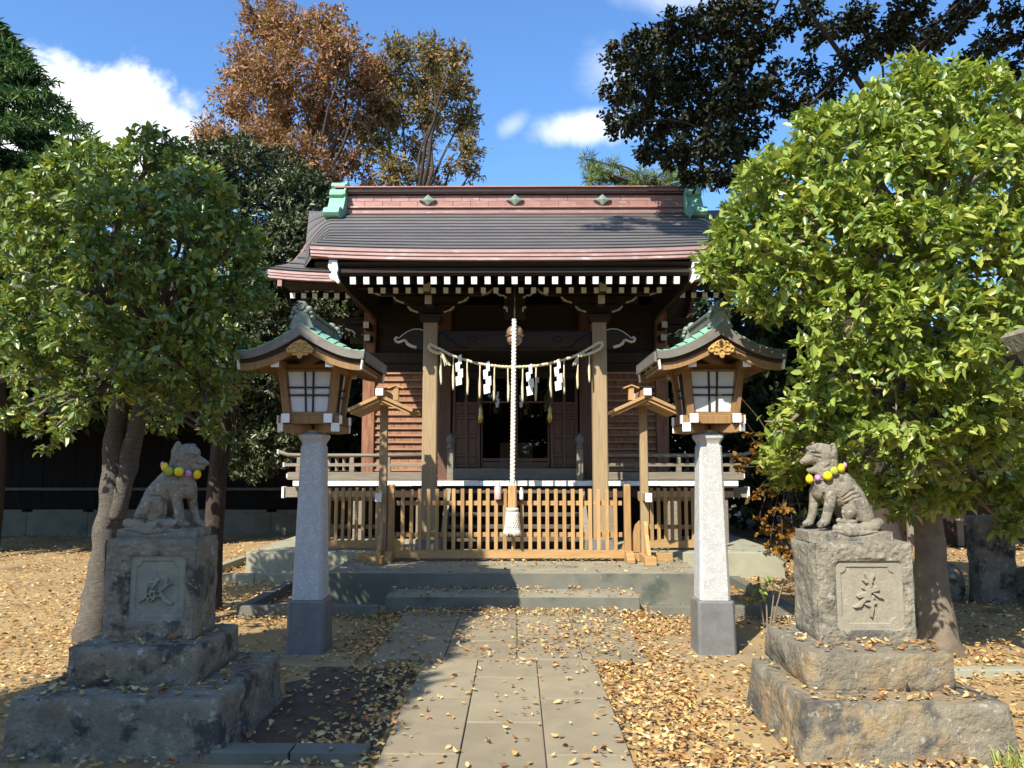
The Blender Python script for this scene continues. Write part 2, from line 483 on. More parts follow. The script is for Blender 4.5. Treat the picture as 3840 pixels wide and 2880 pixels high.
        if smooth:
            me.polygons.foreach_set('use_smooth', [True] * len(me.polygons))
        me.update()
        o = bpy.data.objects.new(name, me)
        link(o, parent, tuple(o0))
        if bevel:
            md = o.modifiers.new('bevel', 'BEVEL')
            md.width = bevel
            md.segments = 2
            md.limit_method = 'ANGLE'
            md.angle_limit = rad(40)
        return o


def inst(src, off, parent, rot=None):
    """another copy of a part (sharing its mesh), moved by off"""
    o = src.copy()
    COL.objects.link(o)
    o.parent = parent
    ORG[o.name] = ORG[parent.name]
    o.location = Vector(off)
    if rot:
        o.rotation_euler = rot
    return o


def pieces(name, mats, parent, boxes, bevel=0.004):
    """one object per box (x0, x1, y0, y1, z0, z1[, front material])"""
    out = []
    for b in boxes:
        out.append(MB().box(*b[:6], front=(b[6] if len(b) > 6 else None)).build(name, mats, parent, bevel=bevel))
    return out


def sm(e0, e1, x):
    t = min(1, max(0, (x - e0) / (e1 - e0)))
    return t * t * (3 - 2 * t)


# ------------------------------------------------------------------ ground, path, platform, kerbs
def build_ground():
    g = MB()
    xs = [-150, -60, -30] + [i * 0.5 for i in range(-40, 41)] + [30, 60, 150]
    ys = [-60, -20, -8] + [i * 0.5 for i in range(-8, 61)] + [45, 80, 200]

    def fn(x, y):
        z = 0.018 * noise.noise(Vector((x * 0.7, y * 0.7, 3))) - 0.012
        if abs(x) > 8 or y > 18 or y < 2:
            z = z * 2
        return (x, y, z)
    o = g.grid(fn, xs, ys).build('ground', m_soil, smooth=True)
    tag(o, 'sandy brown earth of the shrine yard strewn with fallen leaves', None, kind='structure')
    d = MB()
    for i in range(50):
        for j in range(100):
            x, y = -1.66 + i * 0.02, 4.42 + j * 0.02
            e = min(x + 1.66, -0.72 - x, y - 4.44, 6.3 - y)
            if e + 0.16 * noise.noise(Vector((x * 4, y * 4, 2))) + 0.05 * noise.noise(Vector((x * 15, y * 15, 2))) < 0.06:
                continue
            q = [(x, y), (x + 0.02, y), (x + 0.02, y + 0.02), (x, y + 0.02)]
            d.add([(u, v, 0.007 + 0.018 * noise.noise(Vector((u * 0.7, v * 0.7, 3))) - 0.012 + 0.008 * abs(noise.noise(Vector((u * 6, v * 6, 1))))) for u, v in q], [(0, 1, 2, 3)])
    o = d.build('bare_ground', m_dirt, smooth=True)
    tag(o, 'patch of dark damp earth between the left fox plinth and the path', None, kind='structure')


def build_path():
    p = bpy.data.objects.new('path', None)
    link(p)
    tag(p, 'grey stone paved path leading to the shrine steps', None, kind='structure')
    cols = [(-0.71, -0.28), (-0.28, 0.185), (0.185, 0.645)]
    g = 0.003
    sl = []
    for ci, (x0, x1) in enumerate(cols):
        cuts = [2.4, 3.36, 4.33, 5.33, 6.35] if ci != 1 else [2.4, 2.9, 3.87, 4.85, 5.83, 6.35]
        for a, b in zip(cuts[:-1], cuts[1:]):
            sl.append((x0, x1, a, b))
    # wide landing in front of the steps
    for ci, (x0, x1) in enumerate([(-1.15, -0.56), (-0.56, 0.03), (0.03, 0.56), (0.56, 1.09)]):
        cuts = [6.35, 6.98, 7.62, 8.36] if ci % 2 else [6.35, 7.3, 8.36]
        for a, b in zip(cuts[:-1], cuts[1:]):
            sl.append((x0, x1, a, b))
    for x0, x1, a, b in sl:
        h = 0.034 + R.uniform(-0.004, 0.004)
        MB().box(x0 + g, x1 - g, a + g, b - g, -0.05, h).build('paving_slab', m_pave, p, bevel=0.006)
    MB().box(-0.70, 0.635, 2.4, 6.37, -0.04, 0.022).box(-1.13, 1.07, 6.371, 8.35, -0.04, 0.022).build('slab_bedding', m_dirt, p)


def build_platform():
    t = thing('stone_platform', 'grey mossy concrete platform with a broad front step under the shrine', 'platform', (0, 9, 0))
    MB().box(-2.16, 2.16, 8.95, 11.035, -0.05, 0.349, top=1).build('front_landing', [m_conc, m_lit_top], t, bevel=0.012)
    MB().box(-1.38, 1.345, 8.42, 8.945, -0.05, 0.172, top=1).build('step', [m_conc, m_lit_top], t, bevel=0.012)
    MB().box(-3.8, 3.8, 11.04, 17.6, -0.05, 0.342).build('podium', m_conc2, t, bevel=0.012)
    # kerb stones round the drip gutter
    for nm, lab, segs in (
        ('kerb', 'low grey kerb edging the gutter left of the front step',
         [(-2.9, -2.08, 8.2, 8.32), (-2.07, -1.42, 8.2, 8.32), (-2.9, -2.78, 8.325, 9.3), (-2.9, -2.78, 9.31, 10.4)]),
        ('kerb', 'low grey kerb edging the gutter right of the front step',
         [(1.40, 2.0, 8.2, 8.32), (2.01, 2.95, 8.2, 8.32), (2.83, 2.95, 8.325, 9.3), (2.83, 2.95, 9.31, 10.4)]),
        ('kerb', 'pale kerb running along the foot of the podium at its left corner',
         [(-4.4, -3.5, 10.5, 10.62), (-3.49, -2.91, 10.5, 10.62), (-4.4, -4.28, 10.625, 12.5)])):
        x0, y0 = segs[0][0], segs[0][2]
        k = thing(nm, lab, 'kerb', (x0, y0, 0), 'kerbs round the shrine platform')
        for s_ in segs:
            MB().box(*s_, -0.06, 0.112).build('kerb_stone', m_conc2 if 'pale' in lab else m_conc, k, bevel=0.008)
    k = thing('kerb', 'granite kerb in the near left corner beside the path', 'kerb', (-1.6, 4.3, 0), 'kerb strips beside the path')
    for a, b in ((-1.62, -1.20), (-1.19, -0.78)):
        MB().box(a, b, 4.30, 4.44, -0.06, 0.055).build('kerb_stone', m_conc, k, bevel=0.008)
    k = thing('kerb', 'thin kerb in the near right corner below the right fox plinth', 'kerb', (1.5, 3.95, 0), 'kerb strips beside the path')
    for a, b in ((1.45, 2.1), (2.11, 2.8)):
        MB().box(a, b, 4.0, 4.12, -0.06, 0.035).build('kerb_stone', m_conc, k, bevel=0.008)
    k = thing('kerb', 'low pale kerb in the leaves behind the right fox plinth', 'kerb', (3.2, 6.3, 0), 'kerb strips beside the path')
    for a, b in ((2.9, 3.9), (3.91, 4.9)):
        MB().box(a, b, 6.02, 6.12, -0.06, 0.045).build('kerb_stone', m_conc2, k, bevel=0.008)
    for x, lab in ((-1.70, 'left'), (1.70, 'right')):
        o = MB().box(x - 0.42, x + 0.42, 6.25, 7.3, -0.05, 0.008).build('lantern_pad', m_pad, bevel=0.006, loc=(x, 6.7, 0))
        tag(o, f'flat concrete pad under the {lab} lantern post', 'pad', 'pads under the lantern posts')


m_pad = mat('earthy_pad', (0.30, 0.225, 0.125), (0.22, 0.165, 0.09), 0.95, 3, bump=0.4, bscale=60, detail=8)
build_ground()
build_path()
build_platform()

# ------------------------------------------------------------------ shrine hall
YC, YW, YD = 11.2, 13.15, 12.2            # columns, front wall, deck edge
ZP, ZD = 0.35, 1.315                      # platform top, deck top
shrine = thing('shrine_building', 'dark wooden shrine hall with brown copper roof and white painted rafter ends', 'shrine', (0, 13, 0.34))


def zk(Y):
    u = Y - 9.9
    return 4.40 + 0.34 * u + 0.0246 * u * u


def zs(Y):
    u = Y - 11.85
    return 4.55 + 0.38 * u + 0.148 * u * u


def xk(Y):
    return 2.70 + (0.128 * (Y - 9.9) if Y < 11.85 else 0.25 + 0.234 * (Y - 11.85))


def wmain(Y):
    return 3.70 + 0.2 * sm(12.6, 11.85, Y)


def build_roof():
    P = [i / 14 for i in range(-14, 15)]
    skirt = [-1 - i / 5 for i in range(5, 0, -1)]
    PP = skirt + P + [-q for q in reversed(skirt)]

    def kp(p, Y, dz=0.0):
        x = xk(Y) * max(-1, min(1, p))
        z = zk(Y) + 0.05 * abs(x / 2.7) ** 3 * sm(12.5, 9.9, Y)
        if abs(p) > 1:
            q = abs(p) - 1
            g = sm(11.6, 12.2, Y)
            x += math.copysign(q * (0.42 * g + 0.012), p)
            z += (zs(Y) - 0.03 - zk(Y)) * (q ** 1.5) * g
        return (x, Y, z + dz)
    ys = [9.9 + i * 0.01 for i in range(443)]
    el = [(zk(y) - 1.6) / y for y in ys]
    edge = [14.32] + [min(ys, key=lambda y: abs((zk(y) - 1.6) / y - (el[-1] + (el[0] - el[-1]) * k / 12))) for k in range(1, 12)] + [9.9]
    for a, b in zip(edge[:-1], edge[1:]):
        rows = [(a + 0.06, 0.0), ((a + b) / 2, 0.014), (b, 0.022), (b + 0.002, 0.016), (b + 0.012, 0.014), (b + 0.013, -0.04)]
        MB().grid(lambda p, r: kp(p, r[0], r[1]), PP, rows).build('roof_course', m_roof, shrine, fix=True)
    # main slope at the sides of the porch roof
    em = [14.32, 13.92, 13.52, 13.12, 12.74, 12.38, 12.06, 11.85]
    xs = [i / 12 for i in range(-12, 13)]

    def mp(p, Y, dz):
        x = wmain(Y) * p
        return (x, Y, zs(Y) + 0.085 * abs(p) ** 5 * sm(13.5, 11.85, Y) + dz - (0.12 if abs(p) < 0.6 and Y > 12.2 else 0))
    for a, b in zip(em[:-1], em[1:]):
        rows = [(a + 0.06, 0.0), ((a + b) / 2, 0.014), (b, 0.025), (b + 0.002, 0.019), (b + 0.018, 0.016), (b + 0.019, -0.04)]
        MB().grid(lambda p, r: mp(p, r[0], r[1]), xs, rows).build('side_roof_course', m_roof, shrine)
    # back slope
    MB().grid(lambda p, Y: (wmain(Y) * p, 28.98 - Y, zs(Y)), [-1, -0.5, 0, 0.5, 1], [14.32, 13.5, 12.7, 11.85]).build('back_roof', m_roof, shrine)
    # copper eave bands in three thin layers
    for k in range(3):
        b = MB()
        def eb(p, r):
            x, y, z = kp(p, 9.9)
            return (x, y + 0.004 + 0.014 * k + r[0], z - 0.003 - 0.046 * k + r[1])
        b.grid(eb, P, [(0.10, 0.0), (0.0, 0.0), (0.0, -0.040), (0.012, -0.046), (0.10, -0.046)])
        b.build('eave_band', m_copper_p, shrine)
        b = MB()
        def em_(p, r):
            x, y, z = mp(p, 11.85, 0)
            return (x, y + 0.004 + 0.012 * k + r[0], z - 0.003 - 0.042 * k + r[1])
        b.grid(em_, xs, [(0.10, 0.0), (0.0, 0.0), (0.0, -0.036), (0.012, -0.042), (0.10, -0.042)])
        b.build('side_eave_band', m_copper_p, shrine)
    for s_ in (-1, 1):
        ys = [9.91, 10.3, 10.7, 11.1, 11.5, 11.9, 12.2]
        MB().grid(lambda y, r: (s_ * (xk(y) + 0.012 - r[0]), y, zk(y) + 0.05 * (xk(y) / 2.7) ** 3 * sm(12.5, 9.9, y) + r[1]), ys, [(0, 0.0), (0, -0.13), (0.25, -0.15)]).build('porch_roof_edge', m_copper, shrine)
        ym = [11.9, 12.3, 12.7, 13.1, 13.5, 13.9, 14.3]
        o = MB()
        ol = [(y, zs(y) - 0.02 + 0.085 * sm(13.5, 11.85, y)) for y in ym] + [(28.98 - y, zs(y) - 0.02) for y in reversed(ym)]
        ol = ol + [(y, z - 0.26) for y, z in reversed(ol)]
        o.prism(ol, 'x', s_ * 3.72 - 0.035, s_ * 3.72 + 0.035)
        o.build('gable_board', m_copper, shrine)
        gol = [(12.3, 4.2), (12.3, zs(12.3) - 0.1), (13.2, zs(13.2) - 0.1), (14.3, zs(14.3) - 0.1), (15.7, zs(13.2) - 0.1), (16.6, 4.4), (16.6, 4.2)]
        MB().prism(gol, 'x', s_ * 2.62 - 0.04, s_ * 2.62 + 0.04).build('gable_wall', m_dark, shrine)
        # white curved bargeboard ends under the porch roof
        x0 = s_ * 2.42
        ol = [(-0.06, 0.26), (0.05, 0.27), (0.06, 0.17), (0.035, 0.12), (0.0, 0.10), (0.045, 0.055), (0.02, 0.0), (-0.04, -0.02), (-0.075, -0.06), (-0.10, -0.03), (-0.075, 0.03), (-0.06, 0.09), (-0.075, 0.13)]
        MB().prism([(x0 + s_ * u, 4.02 + v) for u, v in ol], 'y', 9.985, 10.05).build('bargeboard_tip', m_white, shrine, bevel=0.006)
        bb = MB()
        yy = [10.052, 10.6, 11.2, 11.8, 12.4, 13.0]
        bb.prism([(y, 3.98 + 0.012 * (y - 10) + 0.05 * sm(10.3, 10.0, y)) for y in yy] + [(y, min(4.30 + 0.27 * (y - 10), 4.95)) for y in reversed(yy)], 'x', s_ * 2.36 - 0.03, s_ * 2.36 + 0.03)
        bb.build('bargeboard', m_dark, shrine)
    # boards under the eaves
    MB().prism([(9.99, 4.255), (10.0, 4.225), (10.05, 4.205), (10.2, 4.215), (10.2, 4.262)], 'x', -2.66, 2.66).build('eave_board', m_dark, shrine)
    MB().prism([(10.05, 4.125), (10.09, 4.085), (13.1, 4.85), (13.1, 4.90), (10.2, 4.21), (10.05, 4.19)], 'x', -2.33, 2.33).build('porch_soffit', m_dark, shrine)
    for s_ in (-1, 1):
        a, b = sorted((s_ * 2.40, s_ * 3.68))
        MB().prism([(11.95, 4.42), (12.0, 4.39), (12.4, 4.41), (13.2, 4.62), (13.2, 4.66), (11.95, 4.47)], 'x', a, b).build('side_soffit', m_dark, shrine)
    # rafters, painted white on their ends
    def rafter(x, y, z, w, h, L, sl):
        b = MB()
        b.beam((x, y, z), (x, y + L, z + L * sl), w, h, ends=1)
        return b.build('rafter', [m_dark, m_white], shrine, bevel=0.004)
    r0 = rafter(-2.16, 10.06, 4.017, 0.080, 0.10, 1.7, 0.25)
    for i in range(1, 25):
        inst(r0, (i * 4.32 / 24, 0, 0), shrine)
    r1 = rafter(-2.035, 10.65, 4.017, 0.072, 0.083, 2.0, 0.25)
    for i in range(1, 24):
        inst(r1, (i * 4.07 / 23, 0, 0), shrine)
    r2 = rafter(-3.66, 12.42, 4.335, 0.085, 0.09, 0.7, 0.25)
    for i in range(1, 7):
        inst(r2, (i * 0.182, 0, 0), shrine)
    for i in range(7):
        inst(r2, (7.32 - i * 0.182, 0, 0), shrine)
    # ridge of copper panels with lozenge badges and scrolled end tiles
    rg = MB()
    rg.box(-3.36, 3.36, 14.16, 14.82, 6.30, 6.395).box(-3.36, 3.36, 14.12, 14.86, 6.396, 6.43).box(-3.36, 3.36, 14.20, 14.78, 6.431, 6.66)
    rg = rg.build('ridge', m_copper, shrine, bevel=0.01)
    MB().box(-3.40, 3.40, 14.17, 14.81, 6.661, 6.685).box(-3.40, 3.40, 14.10, 14.88, 6.70, 6.715).build('ridge_moulding', m_dark, rg)
    MB().box(-3.40, 3.40, 14.13, 14.85, 6.686, 6.70).box(-3.42, 3.42, 14.12, 14.86, 6.716, 6.775).box(-3.42, 3.42, 14.05, 14.93, 6.776, 6.795).build('ridge_cap', m_copper, rg)
    for r in range(2):
        x = -3.36 - (0.0 if r else 0.17)
        while x < 3.36:
            a, b = max(x, -3.36), min(x + 0.335, 3.36)
            MB().box(a + 0.003, b - 0.003, 14.186 + R.uniform(0, 0.004), 14.199, 6.434 + r * 0.113, 6.544 + r * 0.113).build('copper_panel', m_copper, rg, bevel=0.003)
            x += 0.335
    for x in (-1.655, 0, 1.655):
        b = MB()
        ol = []
        for k in range(4):
            a0, a1 = k * math.pi / 2, (k + 1) * math.pi / 2
            for t in (0, 0.25, 0.5, 0.75):
                an = a0 + (a1 - a0) * t
                q = 1 - 0.42 * math.sin(t * math.pi)
                ol.append((math.cos(an) * q * 0.18, math.sin(an) * q * 0.135))
        n = len(ol)
        vs = [(x + u, 14.17, 6.55 + v) for u, v in ol] + [(x + u * 0.75, 14.125, 6.55 + v * 0.75) for u, v in ol] + [(x, 14.10, 6.55)]
        fs = [[i, (i + 1) % n, n + (i + 1) % n, n + i] for i in range(n)] + [[n + i, n + (i + 1) % n, 2 * n] for i in range(n)]
        b.add(vs, fs)
        b.box(x - 0.05, x + 0.05, 14.168, 14.19, 6.50, 6.60)
        b.build('ridge_badge', m_lorn, rg)
    for s_ in (-1, 1):
        half = [(0, 0.94), (0.30, 0.93), (0.33, 0.85), (0.27, 0.80), (0.33, 0.76), (0.36, 0.70), (0.345, 0.63), (0.29, 0.60), (0.31, 0.56), (0.33, 0.40), (0.345, 0.30), (0.43, 0.29), (0.47, 0.24), (0.47, 0.15), (0.43, 0.09), (0.36, 0.075), (0.36, -0.03), (0.40, -0.05), (0.40, -0.2)]
        half = [(u * (1.05 + 1.15 * max(0, 1 - v / 0.94)), v) for u, v in half]
        ol = [(14.49 - u, 5.98 + v) for u, v in half] + [(14.49 + u, 5.98 + v) for u, v in reversed(half[1:])]
        MB().prism(ol, 'x', s_ * 3.23, s_ * 3.50).build('ridge_end_tile', m_verd, shrine, bevel=0.012)
        half2 = [(u * 1.06, 0.47 + (v - 0.47) * 1.05) for u, v in half]
        ol = [(14.49 - u, 5.98 + v) for u, v in half2] + [(14.49 + u, 5.98 + v) for u, v in reversed(half2[1:])]
        MB().prism(ol, 'x', s_ * 3.19, s_ * 3.228).build('ridge_end_plate', m_verd, shrine, bevel=0.006)


def wtube(parent, pts, r, Y, name='white_edge', d=0.02):
    p3 = [px(a, b, Y) for a, b in pts]
    q = []
    for i in range(len(p3) - 1):
        for t in (0, 0.5):
            q.append(p3[i].lerp(p3[i + 1], t))
    q.append(p3[-1])
    MB().tube(q, r, 6).build(name, m_edge, parent, smooth=True)


def z3(*p):
    return [(1200 + a / 3.072, 1100 + b / 3.072) for a, b in p]


def build_front():
    # two porch columns, their beam, carved noses and brackets
    for s_ in (-1, 1):
        MB().loft([(ZP, 0.19, 0.03), (ZP + 0.16, 0.175, 0.03)], (s_ * 1.235, YC)).build('column_base', m_granite_d, shrine)
        c = MB().loft([(ZP + 0.161, 0.107, 0.014), (3.64, 0.104, 0.014)], (s_ * 1.235, YC)).build('column', m_col, shrine)
        MB().loft([(3.641, 0.12, 0.01), (3.69, 0.16, 0.01), (3.75, 0.16, 0.01)], (s_ * 1.235, YC)).build('capital', m_dark, shrine)
        nose = [(1.345, 3.53), (1.40, 3.55), (1.50, 3.545), (1.58, 3.51), (1.66, 3.45), (1.70, 3.41), (1.735, 3.425), (1.755, 3.40), (1.74, 3.365), (1.70, 3.355), (1.66, 3.37), (1.62, 3.385), (1.59, 3.37), (1.575, 3.335), (1.52, 3.30), (1.44, 3.275), (1.345, 3.27)]
        no = MB().prism([(s_ * u, v) for u, v in nose], 'y', YC - 0.07, YC + 0.07).build('beam_nose', m_dark, shrine)
        MB().tube([(s_ * u, YC - 0.075, v) for u, v in nose[:6]], 0.007, 6).build('white_edge', m_edge, no)
        MB().tube([(s_ * u, YC - 0.078, v) for u, v in nose[5:-1]], [0.012] + [0.02] * 7 + [0.024] * 3, 6).build('white_edge', m_edge, no, smooth=True)
        # stepped bracket arms
        bx = s_ * 1.235
        for k, (z, w) in enumerate(((3.80, 0.34), (3.94, 0.55), (4.06, 0.9))):
            ar = MB()
            ol = [(-w, z + 0.10), (-w, z + 0.055), (-w + 0.06, z + 0.02), (-w + 0.14, z), (w - 0.14, z), (w - 0.06, z + 0.02), (w, z + 0.055), (w, z + 0.10)]
            ar.prism([(bx + u, v) for u, v in ol], 'y', YC - 0.06, YC + 0.06)
            ar = ar.build('bracket_arm', m_dark, shrine)
            for e in (-1, 1):
                MB().tube([(bx + e * (w + 0.004), YC - 0.064, z + 0.09), (bx + e * (w - 0.055), YC - 0.064, z + 0.035), (bx + e * (w - 0.075), YC - 0.064, z + 0.03), (bx + e * (w - 0.15), YC - 0.064, z + 0.002)], [0.012, 0.018, 0.012, 0.016], 6).build('white_edge', m_edge, ar)
        for z, dy, h in ((3.86, 0.42, 0.13), (4.00, 0.62, 0.14)):
            MB().beam((bx, YC - dy, z + 0.055), (bx, YC + 0.4, z + 0.055), 0.105, h, ends=1).build('bracket_beam', [m_dark, m_edge], shrine, bevel=0.01)
    for s_ in (-1, 1):
        for u0 in (0.28,):
            MB().tube([(s_ * u0, YC - 0.07, 4.10), (s_ * (u0 - 0.07), YC - 0.07, 4.05), (s_ * (u0 - 0.10), YC - 0.07, 4.055), (s_ * (u0 - 0.16), YC - 0.07, 4.015)], [0.014, 0.02, 0.012, 0.018], 6).build('strut_edge', m_edge, shrine)
            MB().tube([(s_ * 0.16, YC - 0.07, 3.88), (s_ * 0.12, YC - 0.07, 3.86), (s_ * 0.115, YC - 0.07, 3.80)], [0.022, 0.02, 0.008], 6).build('strut_edge', m_edge, shrine)
    b = MB().box(-1.13, 1.13, YC - 0.075, YC + 0.075, 3.245, 3.53)
    b = b.build('porch_beam', m_dark, shrine, bevel=0.03)
    for s_ in (-1, 1):
        MB().tube([(s_ * x, YC - 0.076, z) for x, z in ((1.10, 3.49), (1.02, 3.46), (0.97, 3.40), (0.90, 3.375), (0.86, 3.31), (0.78, 3.275), (0.66, 3.27))], 0.011, 5).build('carved_line', m_void, b)
        MB().tube([(s_ * (0.62 + 0.07 * math.cos(q)), YC - 0.076, 3.40 + 0.04 * math.sin(q)) for q in [i * 0.7 for i in range(10)]], 0.008, 5).build('carved_line', m_void, b)
    MB().box(-0.5, 0.5, YC - 0.085, YC - 0.076, 3.262, 3.274).build('carved_line', m_void, b)
    MB().box(-2.4, 2.4, YC - 0.05, YC + 0.05, 4.17, 4.28).build('purlin', m_dark, shrine)
    MB().box(-0.16, 0.16, YC - 0.03, YC + 0.03, 3.70, 4.12).build('central_strut', m_dark, shrine, bevel=0.04)
    # beams joining porch columns back to the hall
    for s_ in (-1, 1):
        MB().box(s_ * 1.235 - 0.06, s_ * 1.235 + 0.06, YC + 0.11, YW - 0.1, 3.45, 3.65).build('tie_beam', m_dark, shrine, bevel=0.02)
    # hall: posts, tie beams, walls
    for x in (-2.5, -1.2, 1.2, 2.5):
        MB().loft([(ZD, 0.105, 0.012), (4.3, 0.105, 0.012)], (x, YW)).build('wall_post', m_side if abs(x) > 2 else m_door, shrine)
    for x in (-2.5, 2.5):
        s_ = 1 if x > 0 else -1
        for z, L in ((3.70, 0.24), (3.90, 0.34)):
            MB().beam((x, YW - L - 0.1, z), (x, YW, z), 0.10, 0.11, ends=1).build('bracket_beam', [m_dark, m_edge], shrine, bevel=0.008)
            MB().beam((x + s_ * (L + 0.1), YW, z), (x, YW, z), 0.10, 0.11, ends=1).build('bracket_beam', [m_dark, m_edge], shrine, bevel=0.008)
        for dz, e in ((4.08, 0.62), (3.80, 0.42), (3.5, 0.5)):
            MB().tube([(x + s_ * e, YW - 0.12, dz + 0.10), (x + s_ * (e - 0.07), YW - 0.12, dz + 0.06), (x + s_ * (e - 0.11), YW - 0.12, dz + 0.065), (x + s_ * (e - 0.18), YW - 0.12, dz)], [0.012, 0.02, 0.012, 0.016], 6).build('white_edge', m_edge, shrine)
        a, b2 = sorted((x, x + s_ * 0.66))
        MB().box(a, b2, YW - 0.1, YW + 0.02, 3.98, 4.08).build('bracket_arm', m_dark, shrine)
        a, b2 = sorted((x - s_ * 0.11, s_ * 1.31))
        tb = MB().box(min(x, x) - 0.16 if s_ < 0 else 1.31, -1.31 if s_ < 0 else x + 0.16, YW - 0.14, YW - 0.05, 3.30, 3.47).build('tie_beam', m_darkz, shrine, bevel=0.008)
        bd = MB()
        for k in range(6):
            an = k * math.pi / 3 + 0.3
            bd.ball((x + 0.045 * math.cos(an), YW - 0.15, 3.385 + 0.045 * math.sin(an)), 0.026, 0.014, 0.026, 8, 6)
        bd.ball((x, YW - 0.155, 3.385), 0.022, 0.02, 0.022, 8, 6).build('beam_rosette', m_dark, tb)
        MB().box(-2.4 if s_ < 0 else 1.31, -1.31 if s_ < 0 else 2.4, YW - 0.03, YW + 0.05, 3.471, 4.32).build('upper_wall', m_dark, shrine)
        MB().box(-2.4 if s_ < 0 else 1.31, -1.31 if s_ < 0 else 2.4, YW - 0.08, YW + 0.02, 3.17, 3.298).build('wall_lintel', m_dark, shrine)
        # lapped siding, one board per course, with a thin strip at every lap
        xa, xb = (-2.39, -1.31) if s_ < 0 else (1.31, 2.39)
        for k in range(16):
            z0 = ZD + 0.03 + k * 0.118
            bb = MB().add([(xa, YW - 0.045, z0), (xb, YW - 0.045, z0), (xb, YW - 0.015, z0 + 0.124), (xa, YW - 0.015, z0 + 0.124), (xa, YW + 0.01, z0), (xb, YW + 0.01, z0), (xb, YW + 0.01, z0 + 0.124), (xa, YW + 0.01, z0 + 0.124)],
                          [(0, 1, 2, 3), (4, 7, 6, 5), (0, 4, 5, 1), (1, 5, 6, 2), (2, 6, 7, 3), (3, 7, 4, 0)]).build('siding_board', m_side, shrine)
            MB().box(xa, xb, YW - 0.066, YW - 0.046, z0 - 0.004, z0 + 0.026).build('siding_strip', m_strip, shrine)
        for yy in (YW + 0.12, ):
            MB().box(s_ * 2.5 - 0.04, s_ * 2.5 + 0.04, YW + 0.11, 16.5, ZD, 4.3).build('side_wall', m_side, shrine)
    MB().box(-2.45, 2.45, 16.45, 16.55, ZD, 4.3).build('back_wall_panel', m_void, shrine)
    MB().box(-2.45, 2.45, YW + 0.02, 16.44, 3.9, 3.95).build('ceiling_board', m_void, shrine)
    MB().box(-1.09, 1.09, YW - 0.03, YW + 0.05, 3.30, 4.32).build('transom', m_dark, shrine)
    MB().box(-1.09, 1.09, YW - 0.10, YW + 0.06, 3.17, 3.298).build('door_lintel', m_dark, shrine)
    MB().box(-1.09, 1.09, YW - 0.22, YW + 0.08, ZD + 0.002, 1.505).build('door_sill', m_grey, shrine, bevel=0.01)
    MB().box(-1.0, 1.0, YC + 1.35, YC + 1.43, 2.98, 3.10).build('inner_lintel', m_dark, shrine, bevel=0.02)
    # panelled leaves each side of the glazed opening
    for s_ in (-1, 1):
        x0, x1 = sorted((s_ * 0.60, s_ * 1.07))
        lf = MB()
        for a, b2 in ((x0, x0 + 0.05), (x1 - 0.05, x1), ((x0 + x1) / 2 - 0.025, (x0 + x1) / 2 + 0.025)):
            lf.box(a, b2, YW - 0.06, YW - 0.01, 1.51, 3.165)
        lf = lf.build('door_leaf', m_door, shrine, bevel=0.005)
        for z, h in ((1.52, 0.05), (1.70, 0.045), (2.02, 0.05), (2.34, 0.045), (2.44, 0.05), (2.58, 0.05), (3.10, 0.05)):
            MB().box(x0 + 0.052, x1 - 0.052, YW - 0.056, YW - 0.014, z, z + h).build('door_rail', m_door, lf, bevel=0.004)
        for zi, (za, zb) in enumerate(((1.575, 1.695), (1.75, 2.015), (2.075, 2.335), (2.39, 2.435), (2.495, 2.575), (2.635, 3.095))):
            for a, b2 in ((x0 + 0.052, (x0 + x1) / 2 - 0.027), ((x0 + x1) / 2 + 0.027, x1 - 0.052)):
                MB().box(a, b2, YW - 0.03, YW - 0.02, za, zb).build('door_panel', m_door if zi < 5 else m_void, lf)
        # glazed sliding doors
        a, b2 = sorted((s_ * 0.012, s_ * 0.585))
        fr = MB()
        fr.box(a, a + 0.03, YW + 0.0, YW + 0.04, 1.51, 3.165).box(b2 - 0.03, b2, YW, YW + 0.04, 1.51, 3.165)
        for z, h in ((1.51, 0.10), (1.625, 0.05), (2.62, 0.03), (3.11, 0.05)):
            fr.box(a + 0.031, b2 - 0.031, YW + 0.002, YW + 0.038, z, z + h)
        fr = fr.build('glazed_door', m_door, shrine)
        MB().box(a + 0.031, b2 - 0.031, YW + 0.016, YW + 0.02, 1.68, 2.618).box(a + 0.031, b2 - 0.031, YW + 0.016, YW + 0.02, 2.652, 3.108).build('glass_pane', m_glass, fr)


